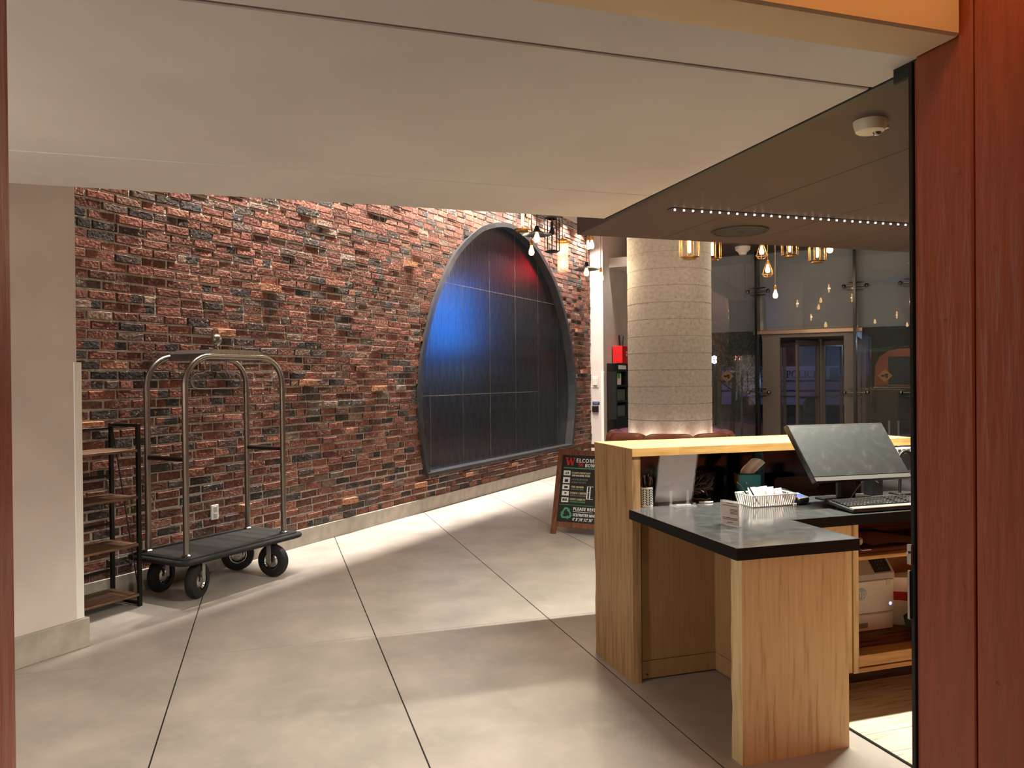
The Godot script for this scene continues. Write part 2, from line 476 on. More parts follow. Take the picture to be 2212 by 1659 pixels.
func shell():
	# floor: sawn concrete slabs, joints recessed
	var fl := thing("floor", "polished grey-brown concrete floor of large sawn slabs across the lobby", "floor", Vector3.ZERO, "", "structure")
	var bed := G.new()
	bed.span(Vector3(-5, -0.2, -22), Vector3(20, -0.0018, 4), 0)
	part("joint_filler", bed, M.dark, fl)
	var room := PackedVector2Array([Vector2(-5, 4), Vector2(13, 4), Vector2(13, -6.5)])
	var e0 := W(13.78, 0, 4.7); var e1 := W(13.78, 0, -5.3); var e2 := W(0.8, 0, -5.3)
	room = PackedVector2Array([Vector2(-5, 4), Vector2(14, 4), Vector2(14, e0.z + 1.0), Vector2(e0.x, e0.z), Vector2(e1.x, e1.z), Vector2(e2.x, e2.z), Vector2(-5, -3)])
	var xs := [-4.75, -3.68, -2.61, -1.535, -0.468, 0.574, 1.648, 2.72, 3.79, 4.86, 5.93, 7.0, 8.07, 9.14, 10.2, 11.3, 12.4, 13.4]
	var zs := [4.0, -0.2, -4.531, -22.0]
	var down := Transform3D(Basis(Vector3(1, 0, 0), Vector3(0, 0, -1), Vector3(0, 1, 0)), Vector3.ZERO)  # x-y polygon laid flat, y = -z
	for i in xs.size() - 1: for j in 3:
		var p := PackedVector2Array([Vector2(xs[i] + 0.0035, zs[j] - 0.003), Vector2(xs[i + 1] - 0.0035, zs[j] - 0.003), Vector2(xs[i + 1] - 0.0035, zs[j + 1] + 0.003), Vector2(xs[i] + 0.0035, zs[j + 1] + 0.003)])
		for q in Geometry2D.intersect_polygons(p, room):
			if q.size() < 3: continue
			var r := PackedVector2Array()
			for k in q: r.push_back(Vector2(k.x, -k.y))
			var g := G.new()
			g.prism(r, -0.04, 0.0, down)
			part("slab", g, M.concrete, fl)
	# pale plank floor behind the desk, and the dark boards under the cabinet
	var pf := thing("floor_planks", "pale limed plank floor behind the reception desk, dark grain running along the boards", "floor", Vector3(2.34, 0, -2), "", "structure")
	var g2 := G.new()
	g2.span(Vector3(2.328, -0.002, -3.2), Vector3(2.338, 0.007, -1.1), 0.001)
	part("edge_strip", g2, M.steelblack, pf)
	var z := -1.1
	while z > -3.2:
		g2 = G.new()
		g2.span(Vector3(2.34, 0.0, z - 0.148), Vector3(6.5, 0.006, z), 0.001)
		part("plank", g2, M.plank, pf)
		z -= 0.15
	# plaster soffit in three boards, its lintel at the doorway
	var so := thing("ceiling", "low off-white plaster soffit in three boards across the top of the view", "ceiling", Vector3(0, 2.3, -2.5), "", "structure")
	g2 = boxes([[Vector3(-5, 2.305, -3.50), Vector3(1.595, 4.2, -1.486)]], 0.0)
	part("backing", g2, M.plaster, so)
	for q in [[-3.515, -3.023], [-3.016, -1.739], [-1.727, -1.486]]:
		g2 = G.new()
		g2.span(Vector3(-5, 2.3, q[0]), Vector3(1.60, 2.33, q[1]), 0.003)
		part("plaster_board", g2, M.plaster, so)
	part("joint_filler", boxes([[Vector3(-5, 2.3032, -3.026), Vector3(1.595, 2.3049, -3.013)], [Vector3(-5, 2.3032, -1.742), Vector3(1.595, 2.3049, -1.724)]], 0), mat(Color(0.36, 0.31, 0.26), 0.9), so)
	g2 = G.new()
	g2.span(Vector3(-0.41, 2.27, -1.482), Vector3(1.5, 2.995, -1.352), 0.006)
	single("trim_1", "cream painted lintel over the red doorway, its front lit orange", "lintel", g2, M.lintel, I, "", "structure")
	# black edge strip and brown panelled canopy over the desk
	g2 = boxes([[Vector3(1.60, 2.296, -3.515), Vector3(1.634, 2.36, -1.60)]], 0.002)
	g2.span(Vector3(1.56, 2.26, -1.615), Vector3(1.66, 2.36, -1.50), 0.004)
	single("trim_2", "thin black edge strip between the plaster soffit and the brown desk canopy", "trim", g2, M.black, I, "", "structure")
	var dc := thing("ceiling_canopy", "low dark brown panelled canopy above the reception desk, seams between its boards", "ceiling", Vector3(4, 2.3, -2.7), "", "structure")
	part("fascia", boxes([[Vector3(1.64, 2.31, -3.94), Vector3(8.0, 2.9, -1.5)]], 0.0), M.browncl, dc)
	var cx := [1.634, 2.148, 2.695, 3.24, 3.78, 4.33, 4.87, 8.0]
	for i in cx.size() - 1:
		g2 = G.new()
		g2.span(Vector3(cx[i] + 0.002, 2.3, -3.952), Vector3(cx[i + 1] - 0.002, 2.325, -1.5), 0.002)
		part("panel", g2, M.browncl, dc)
	part("end_board", boxes([[Vector3(1.632, 2.302, -3.952), Vector3(1.642, 2.9, -1.6)]], 0.001), M.black, dc)
	# high lobby ceiling
	var hc := G.new()
	hc.span(Vector3(-5, 4.2, -22), Vector3(20, 4.35, -3.4), 0)
	single("ceiling_high", "high pale lobby ceiling behind the soffit, almost hidden", "ceiling", hc, M.plaster, I, "", "structure")
	# walls nobody sees directly: they close the lobby and the camera's room
	var wr := G.new()
	wr.span(Vector3(11.0, 0, -9.0), Vector3(11.2, 4.3, -1.5), 0)
	wr.span(Vector3(-5.2, 0, -6), Vector3(-5, 4.3, 4), 0)
	single("wall_side", "plain plaster side walls of the lobby and passage, outside the view", "wall", wr, M.pier, I, "", "structure")
	var rr := G.new()
	rr.span(Vector3(-2.6, 0, 1.9), Vector3(4.2, 3.0, 2.05), 0)
	rr.span(Vector3(-2.75, 0, -1.3), Vector3(-2.6, 3.0, 2), 0)
	rr.span(Vector3(4.2, 0, -1.3), Vector3(4.35, 3.0, 2), 0)
	rr.span(Vector3(-2.75, 0.0, -1.34), Vector3(-0.75, 3.0, -1.2), 0)
	single("wall_back", "warm painted walls of the room behind the camera", "wall", rr, M.lintel, I, "", "structure")
	rr = G.new()
	rr.span(Vector3(-2.75, 3.0, -1.34), Vector3(4.35, 3.15, 2.05), 0)
	single("ceiling_back", "warm ceiling of the room behind the camera", "ceiling", rr, M.lintel, I, "", "structure")
	# red timber posts of the doorway
	for side in 2:
		var x0: float = 1.503 if side else -0.415
		var sg := 1.0 if side else -1.0
		var po := thing("timber_post", "red stained timber door jamb " + ("beside the black steel strip, knots in its boards" if side else "at the left edge, beside the white pier"), "post", Vector3(x0, 0, -1.4))
		var zz := -1.484
		for k in 6:
			var b := G.new()
			b.span(Vector3(x0, 0, zz), Vector3(x0 + sg * 0.05, 2.99, zz + 0.157), 0.004)
			part("board", b, M.redwood, po)
			zz += 0.161
		part("core", boxes([[Vector3(x0 + sg * 0.012, 0, -1.484), Vector3(x0 + sg * 0.2, 2.99, -0.52)]], 0), M.dark, po)
		if side:
			# knots and tool marks that stand a little proud of the boards
			for q in [[-1.275, 1.78, 0.012], [-1.36, 1.96, 0.008], [-1.27, 0.83, 0.006], [-1.35, 1.02, 0.007], [-1.40, 1.63, 0.005]]:
				var k := G.new()
				k.tube(arc(Vector3(x0 + 0.0008, q[1], q[0]), Vector3(0, q[2] * 0.7, 0), Vector3(0, 0, q[2]), 0, TAU * 0.92, 14), 0.0018, 5)
				k.lathe(Vector3(x0 + 0.001, q[1], q[0]), [Vector2(0, 0.003), Vector2(q[2] * 0.3, 0.002), Vector2(q[2] * 0.45, 0)], 10, Basis(Vector3.BACK, PI / 2))
				part("knot", k, M.redwood, po)
			part("edge_batten", boxes([[Vector3(x0 + 0.006, 0, -1.494), Vector3(x0 + 0.03, 2.27, -1.484)]], 0.002), M.redwood, po)
	# lobby side of that wall, clad in the same red boards
	var rc := thing("wall_front", "red timber boarded wall between the doorway and the desk, seen only in reflections", "wall", Vector3(3, 0, -1.42), "", "structure")
	for k in 12:
		part("board", boxes([[Vector3(1.71 + k * 0.55, 0, -1.47), Vector3(1.71 + k * 0.55 + 0.54, 2.295, -1.35)]], 0.004), M.redwood, rc)
	part("board", boxes([[Vector3(8.32, 0, -1.47), Vector3(11.2, 4.3, -1.35)]], 0.0), M.redwood, rc)
	# black steel door frame beside the right post
	var fr := thing("door_frame", "slim black steel frame strip beside the right red post, with a small latch", "frame", Vector3(1.51, 0, -1.5), "", "structure")
	part("strip", boxes([[Vector3(1.503, 0, -1.507), Vector3(1.53, 2.27, -1.494)]], 0.002), M.steelblack, fr)
	var la := G.new()
	la.span(Vector3(1.496, 1.035, -1.512), Vector3(1.503, 1.085, -1.498), 0.001)
	la.span(Vector3(1.497, 0.90, -1.512), Vector3(1.503, 1.02, -1.504), 0.001)
	la.lathe(Vector3(1.497, 1.065, -1.506), [Vector2(0.004, 0), Vector2(0.004, 0.006), Vector2(0, 0.007)], 10, Basis(Vector3.BACK, PI / 2))
	part("latch", la, M.chrome, fr)
	# white pier in front of the brick recess
	var pi := thing("wall_left", "smooth off-white wall pier on the left, in front of the brick wall", "wall", W(1.5, 0, -4.5), "", "structure")
	part("plaster", boxes([[Vector3(-2.5, 0.0, -5.3), Vector3(2.71, 4.2, -4.187)]], 0.003), M.pier, pi, WF)
	part("corner_guard", boxes([[Vector3(2.69, 0.166, -4.22), Vector3(2.735, 1.62, -4.181)]], 0.002), M.white, pi, WF)
	part("access_panel", boxes([[Vector3(2.05, 2.05, -4.2), Vector3(2.672, 2.9, -4.1858)]], 0.001), M.pier, pi, WF)
	single("baseboard_left", "plain grey baseboard along the foot of the white pier", "baseboard", boxes([[Vector3(-2.5, 0.0, -5.2), Vector3(2.757, 0.166, -4.165)]], 0.004), M.base, WF, "", "structure")

func arch_half(h: float) -> float:
	var k := [[0.40, 2.11], [0.90, 2.235], [1.38, 2.268], [1.87, 2.175], [2.36, 1.975], [2.65, 1.79], [3.02, 1.475], [3.31, 1.085], [3.52, 0.66], [3.62, 0.27], [3.645, 0.0]]
	if h <= k[0][0]: return k[0][1]
	for i in k.size() - 1:
		if h <= k[i + 1][0]:
			var t: float = (h - k[i][0]) / (k[i + 1][0] - k[i][0])
			var m0: float = (k[i + 1][1] - k[maxi(i - 1, 0)][1]) / (k[i + 1][0] - k[maxi(i - 1, 0)][0])
			var m1: float = (k[mini(i + 2, 10)][1] - k[i][1]) / (k[mini(i + 2, 10)][0] - k[i][0])
			if i > 5: return lerpf(k[i][1], k[i + 1][1], t) + 0.0
			var d: float = k[i + 1][0] - k[i][0]
			var t2 := t * t
			var t3 := t2 * t
			return (2 * t3 - 3 * t2 + 1) * k[i][1] + (t3 - 2 * t2 + t) * d * m0 + (-2 * t3 + 3 * t2) * k[i + 1][1] + (t3 - t2) * d * m1
	return 0.0

# outline from the left foot over the top to the right foot
func arch_line() -> Array:
	var left := []
	var ks := [0.42, 0.6, 0.8, 1.0, 1.2, 1.4, 1.6, 1.8, 2.0, 2.2, 2.36, 2.5, 2.65]
	for h in ks: left.append(Vector2(-arch_half(h), h))
	var cr := [Vector2(-1.97, 2.36), Vector2(-1.79, 2.65), Vector2(-1.475, 3.02), Vector2(-1.085, 3.31), Vector2(-0.66, 3.52), Vector2(0.0, 3.645), Vector2(0.66, 3.52)]
	for i in range(1, 5):
		for j in range(1, 6):
			left.append(cr[i].cubic_interpolate(cr[i + 1], cr[i - 1], cr[i + 2], j / 5.0))
	var out := []
	for p in left: out.append(Vector2(9.43 + p.x, p.y))
	for i in range(left.size() - 2, -1, -1): out.append(Vector2(9.43 - left[i].x, left[i].y))
	return out

func offset_line(l: Array, d: float) -> Array:
	var out := []
	for i in l.size():
		var t: Vector2 = (l[mini(i + 1, l.size() - 1)] - l[maxi(i - 1, 0)]).normalized()
		out.append(l[i] + Vector2(t.y, -t.x) * -d)
	return out

func brick_wall():
	var line := arch_line()
	var hole := PackedVector2Array()
	for p in line: hole.push_back(p)
	var wall := thing("wall_brick", "reclaimed red brick wall with pale mortar, lit from above by wall washers", "wall", W(8, 0, -5), "", "structure")
	var back := G.new()
	for r in [rect(2.3, 0.0, 9.43, 4.2), rect(9.43, 0.0, 12.45, 4.2)]:
		for q in Geometry2D.clip_polygons(r, hole):
			back.prism(q, -5.3, -4.9435)
	part("mortar", back, M.mortar, wall, WF)
	single("baseboard_right", "pale concrete baseboard along the foot of the brick wall", "baseboard", boxes([[Vector3(2.76, 0, -5.0), Vector3(12.45, 0.152, -4.92)]], 0.004), M.base, WF, "", "structure")
	var tones := [Color(0.515, 0.345, 0.30), Color(0.545, 0.36, 0.31), Color(0.48, 0.32, 0.28), Color(0.44, 0.305, 0.27), Color(0.53, 0.38, 0.335), Color(0.42, 0.36, 0.34), Color(0.29, 0.275, 0.27), Color(0.35, 0.325, 0.31), Color(0.60, 0.42, 0.35), Color(0.47, 0.36, 0.315), Color(0.58, 0.50, 0.45)]
	var odds := [0, 0, 1, 1, 2, 2, 3, 3, 4, 0, 2, 3, 5, 6, 6, 7, 8, 9, 10, 1]
	var proud := [[5.0, 2.33], [5.30, 1.46], [6.42, 1.39], [7.0, 2.766], [7.19, 0.33], [8.20, 0.33], [9.42, 0.335], [6.01, 0.326], [4.40, 1.924], [3.22, 1.205], [4.65, 0.465], [6.22, 2.05], [12.16, 1.63], [11.9, 2.3]]
	var list := []
	var ch := 0.0686
	for row in 59:
		var h0 := 0.156 + row * ch
		if h0 > 4.1: break
		var s := 2.45 + (0.105 if row % 2 else 0.0) + rng.randf_range(-0.012, 0.012)
		while s < 12.44:
			var len := rng.randf_range(0.186, 0.204)
			if rng.randf() < 0.06: len *= 0.5
			var e := minf(s + len, 12.445)
			if e - s > 0.03:
				list.append([s, e, h0 + rng.randf_range(-0.003, 0.003), h0 + ch - 0.0145 + rng.randf_range(-0.003, 0.003)])
			s = e + rng.randf_range(0.010, 0.016)
	# how large each shows from the doorway
	var order := []
	var fwd := -cam.transform.basis.z
	for i in list.size():
		var b: Array = list[i]
		var ctr := W((b[0] + b[1]) * 0.5, (b[2] + b[3]) * 0.5, -4.94)
		var d := ctr - cam.position
		var depth := d.dot(fwd)
		var px := 1106.0 + 1655.0 * d.dot(cam.transform.basis.x) / depth
		var py := 820.0 - 1655.0 * d.dot(cam.transform.basis.y) / depth
		var seen: bool = px > 165 and py > 395 + (px - 20) * 0.063 and b[0] > 2.9
		order.append([(b[1] - b[0]) * absf(d.dot(WF.basis.z)) / pow(d.length(), 3.0) if seen else 0.0, i])
	order.sort_custom(func(x, y): return x[0] > y[0])
	var pick := {}
	for k in 300: pick[order[k][1]] = true
	var rest := G.new()
	for i in list.size():
		var b: Array = list[i]
		var tone: Color = tones[odds[rng.randi() % odds.size()]]
		tone = tone.lerp(Color(0.52, 0.38, 0.32), rng.randf() * 0.2) * rng.randf_range(0.85, 1.12)
		var tone2 := tone
		if rng.randf() < 0.18: tone2 = tones[6 if rng.randf() < 0.6 else 0]
		var out := -4.936 + rng.randf_range(-0.003, 0.008)
		if rng.randf() < 0.12: out += 0.010
		for p in proud:
			if p[0] > b[0] and p[0] < b[1] + 0.01 and p[1] > b[2] - 0.006 and p[1] < b[3] + 0.008:
				out = -4.885
				tone = Color(0.68, 0.49, 0.38); tone2 = tone
				break
		var r := rect(b[0], b[2], b[1], b[3])
		var cut := Geometry2D.clip_polygons(r, hole)
		if cut.is_empty(): continue
		var g := rest if not pick.has(i) else G.new()
		if cut.size() == 1 and absf(area(cut[0]) - area(r)) < 1e-6:
			rough_brick(g, b, out, tone, tone2)
		else:
			g.col = tone.srgb_to_linear()
			for q in cut:
				if q.size() > 2 and not Geometry2D.is_polygon_clockwise(q): g.prism(q, -4.99, out)
		if pick.has(i) and g.v.size(): part("brick", g, M.brick, wall, WF)
	part("bricks", rest, M.brick, wall, WF, "stuff")

func area(p: PackedVector2Array) -> float:
	var a := 0.0
	for i in p.size(): a += p[i].cross(p[(i + 1) % p.size()])
	return absf(a) * 0.5

func rough_brick(g: G, b: Array, out: float, t1: Color, t2: Color):
	var c1 := t1.srgb_to_linear()
	var c2 := t2.srgb_to_linear()
	var j := func(a: float) -> float: return rng.randf_range(-a, a)
	var w: float = b[1] - b[0]
	var cuts := [b[0], b[0] + w * rng.randf_range(0.35, 0.65), b[1]]
	var e := 0.007
	var lo := []; var hi := []; var flo := []; var fhi := []
	for k in 3:
		var ins: float = (e if k == 0 else (-e if k == 2 else 0.0))
		lo.append(Vector3(cuts[k], b[2] + j.call(0.0025), -4.99)); hi.append(Vector3(cuts[k], b[3] + j.call(0.0025), -4.99))
		flo.append(Vector3(cuts[k] + ins + j.call(0.002), lo[k].y + e * 0.7, out + j.call(0.002)))
		fhi.append(Vector3(cuts[k] + ins + j.call(0.002), hi[k].y - e * 0.7, out + j.call(0.002)))
	for k in 2:
		g.col = c1 if k == 0 else c2
		g.quad(flo[k], flo[k + 1], fhi[k + 1], fhi[k], Vector3.BACK)
		var l2 := [Vector3(lo[k].x, lo[k].y, out - e), Vector3(lo[k + 1].x, lo[k + 1].y, out - e)]
		var h2 := [Vector3(hi[k].x, hi[k].y, out - e), Vector3(hi[k + 1].x, hi[k + 1].y, out - e)]
		g.quad(l2[0], l2[1], flo[k + 1], flo[k], Vector3(0, -1, 1))
		g.quad(h2[0], h2[1], fhi[k + 1], fhi[k], Vector3(0, 1, 1))
		g.quad(lo[k], lo[k + 1], l2[1], l2[0], Vector3.DOWN)
		g.quad(hi[k], hi[k + 1], h2[1], h2[0], Vector3.UP)
		if k == 0:
			g.quad(l2[0], h2[0], fhi[0], flo[0], Vector3(-1, 0, 1)); g.quad(lo[0], hi[0], h2[0], l2[0], Vector3.LEFT)
		else:
			g.quad(l2[1], h2[1], fhi[2], flo[2], Vector3(1, 0, 1)); g.quad(lo[2], hi[2], h2[1], l2[1], Vector3.RIGHT)

func arch():
	var line := arch_line()
	var inner := offset_line(line, -0.05)
	var outer := offset_line(line, 0.015)
	var a := thing("arched_panel", "tall egg-shaped dark zinc panel in a black steel surround on the brick wall", "wall panel", W(9.43, 0.4, -5.0))
	var g := G.new()
	outer[0].y = 0.40; outer[outer.size() - 1].y = 0.40
	inner[0] = Vector2(inner[0].x, 0.44); inner[inner.size() - 1] = Vector2(inner[inner.size() - 1].x, 0.44)
	g.ring(outer, inner, -5.06, -4.895)
	part("surround", g, M.trimsteel, a, WF)
	g = G.new()
	g.span(Vector3(9.43 - 2.12, 0.395, -5.06), Vector3(9.43 + 2.12, 0.442, -4.885), 0.004)
	part("sill", g, M.trimsteel, a, WF)
	var ip := PackedVector2Array()
	for p in offset_line(line, -0.03): ip.push_back(p)
	g = G.new()
	g.prism(ip, -5.08, -5.0225)
	part("backing", g, mat(Color(0.72, 0.71, 0.69), 0.6), a, WF)
	var ss := [7.1, 7.557, 8.30, 9.01, 9.758, 10.512, 11.22, 11.8]
	var hs := [0.44, 1.318, 2.69, 3.7]
	for i in 7: for j in 3:
		if i >= 5 and j == 0: continue
		var r := rect(ss[i] + 0.004, (hs[j] if not (i >= 5 and j == 1) else hs[0]) + 0.003, ss[i + 1] - 0.004, hs[j + 1] - 0.003)
		for q in Geometry2D.intersect_polygons(r, ip):
			g = G.new()
			g.prism(q, -5.03, -5.018 + rng.randf_range(-0.001, 0.001), Transform3D(), 0.0015)
			part("metal_panel", g, M.zinc, a, WF)

func end_wall():
	# grey pier closing the brick wall, recess beside it
	var p := thing("wall_end", "pale grey plaster pier at the far end of the brick wall with a lit recess", "wall", W(13, 0, -4.8), "", "structure")
	part("pier", boxes([[Vector3(12.45, 0, -5.3), Vector3(13.9, 4.2, -4.70)]], 0.003), M.pier, p, WF)
	part("corner_guard", boxes([[Vector3(12.43, 0.15, -4.74), Vector3(12.5, 1.62, -4.692)]], 0.002), M.white, p, WF)
	part("head", boxes([[Vector3(12.75, 3.45, -4.70), Vector3(13.8, 3.62, -3.95)]], 0.003), M.pier, p, WF)
	# thermostat, sign and card reader on that pier (its face looks towards -s)
	var t := thing("thermostat", "small cream thermostat on the grey pier above the blue sign", "thermostat", W(12.44, 1.45, -4.845))
	part("back_plate", boxes([[Vector3(12.437, 1.35, -4.905), Vector3(12.45, 1.54, -4.785)]], 0.003), M.pier, t, WF)
	part("cover", boxes([[Vector3(12.415, 1.39, -4.88), Vector3(12.44, 1.51, -4.81)]], 0.004), M.cream, t, WF)
	t = thing("plaque", "small blue plaque with white writing on the grey pier above the card reader", "sign", W(12.44, 1.08, -4.84))
	part("plate", boxes([[Vector3(12.442, 1.055, -4.905), Vector3(12.45, 1.105, -4.775)]], 0.001), mat(Color(0.05, 0.09, 0.28), 0.5), t, WF)
	part("printed_lines", boxes([[Vector3(12.441, 1.085, -4.895), Vector3(12.443, 1.091, -4.785)], [Vector3(12.441, 1.070, -4.88), Vector3(12.443, 1.076, -4.80)]], 0), mat(Color(0.5, 0.56, 0.72), 0.6), t, WF)
	t = thing("card_reader", "square black card reader on the grey pier below the blue sign", "card reader", W(12.44, 0.98, -4.84))
	part("housing", boxes([[Vector3(12.41, 0.925, -4.905), Vector3(12.45, 1.035, -4.79)]], 0.006), M.black, t, WF)
	part("slot", boxes([[Vector3(12.406, 1.012, -4.89), Vector3(12.412, 1.024, -4.81)]], 0.001), M.steel, t, WF)
	# black brochure racks in the recess with the red box on top
	for k in 2:
		var s0 := 12.60 + k * 0.62
		var r := thing("brochure_rack", "black upright document rack with clear pockets, " + ("under the red box" if k == 0 else "half behind the concrete column"), "rack", W(s0 + 0.29, 0, -4.6), "document racks in the recess")
		part("carcass", boxes([[Vector3(s0, 0.35, -4.698), Vector3(s0 + 0.6, 1.77, -4.67)], [Vector3(s0, 0.35, -4.69), Vector3(s0 + 0.04, 1.77, -4.52)], [Vector3(s0 + 0.56, 0.35, -4.69), Vector3(s0 + 0.6, 1.77, -4.52)], [Vector3(s0, 1.62, -4.69), Vector3(s0 + 0.6, 1.77, -4.52)], [Vector3(s0, 0.35, -4.69), Vector3(s0 + 0.6, 0.80, -4.52)]], 0.004), M.black, r, WF)
		for j in 3:
			part("shelf", boxes([[Vector3(s0 + 0.04, 0.80 + j * 0.28, -4.69), Vector3(s0 + 0.56, 0.83 + j * 0.28, -4.52)]], 0.002), M.black, r, WF)
		part("header_label", boxes([[Vector3(s0 + 0.1, 1.665, -4.522), Vector3(s0 + 0.5, 1.735, -4.516)]], 0.001), M.white, r, WF)
		for j in 3:
			single("brochure_stack", ["grey files in the bottom pocket of the ", "grey files in the middle pocket of the ", "white folders in the top pocket of the "][j] + ("rack under the red box" if k == 0 else "rack behind the column"), "files", boxes([[Vector3(s0 + 0.1, 0.832 + j * 0.28, -4.66), Vector3(s0 + (0.5 if j < 2 else 0.3), 1.03 + j * 0.28, -4.54)]], 0.003), mat(Color(0.32, 0.33, 0.32), 0.6) if j < 2 else M.paper, WF, "files in the document racks")
	single("green_card", "small bright green card in the top pocket of the rack under the red box", "card", boxes([[Vector3(12.7, 1.51, -4.538), Vector3(12.83, 1.60, -4.532)]], 0.001), mat(Color(0.25, 0.6, 0.08), 0.6), WF)
	t = thing("red_box", "bright red collection box with white print standing on the black rack", "box", W(13.0, 1.77, -4.62))
	part("body", boxes([[Vector3(12.86, 1.775, -4.68), Vector3(13.20, 2.08, -4.5)]], 0.004), mat(Color(0.72, 0.05, 0.06), 0.45), t, WF)
	part("printed_lines", boxes([[Vector3(13.06, 1.96, -4.501), Vector3(13.13, 1.985, -4.498)], [Vector3(13.06, 1.90, -4.501), Vector3(13.13, 1.94, -4.498)]], 0), M.cream, t, WF)
	for k in 2:
		var g := G.new()
		g.span(Vector3(-0.022, 0, -0.01), Vector3(0.022, 0.24, 0.01), 0.006)
		single("black_stick", "black flat handle sticking out of the red box, leaning " + ("left" if k == 0 else "right"), "stick", g, M.black, Transform3D(WF.basis * Basis(Vector3.BACK, 0.22 if k == 0 else -0.32), W(13.0 + k * 0.09, 2.04, -4.59)), "handles in the red box")
	# red and blue lit signs behind the column: seen only as reflections in the zinc panel
	t = thing("light_sign", "blue lit sign box hanging behind the concrete column, seen in the zinc panel", "sign", W(10.9, 2.75, -3.0))
	part("face", boxes([[Vector3(10.84, 2.0, -3.42), Vector3(10.87, 3.1, -2.70)]], 0.002), glow(Color(0.12, 0.52, 1.0), 6.5), t, WF)
	part("case", boxes([[Vector3(10.87, 1.97, -3.44), Vector3(10.95, 3.13, -2.68)], [Vector3(10.9, 3.18, -3.11), Vector3(10.91, 4.2, -3.09)]], 0.002), M.black, t, WF)
	t = thing("light_sign", "red lit sign box high behind the concrete column, seen in the zinc panel", "sign", W(13.2, 3.6, -3.65))
	part("face", boxes([[Vector3(13.1, 3.45, -3.80), Vector3(13.12, 3.75, -3.50)]], 0.002), glow(Color(1.0, 0.10, 0.16), 8.0), t, WF)
	part("case", boxes([[Vector3(13.12, 3.43, -3.82), Vector3(13.2, 3.77, -3.48)], [Vector3(13.15, 3.77, -3.66), Vector3(13.16, 4.2, -3.64)]], 0.002), M.black, t, WF)

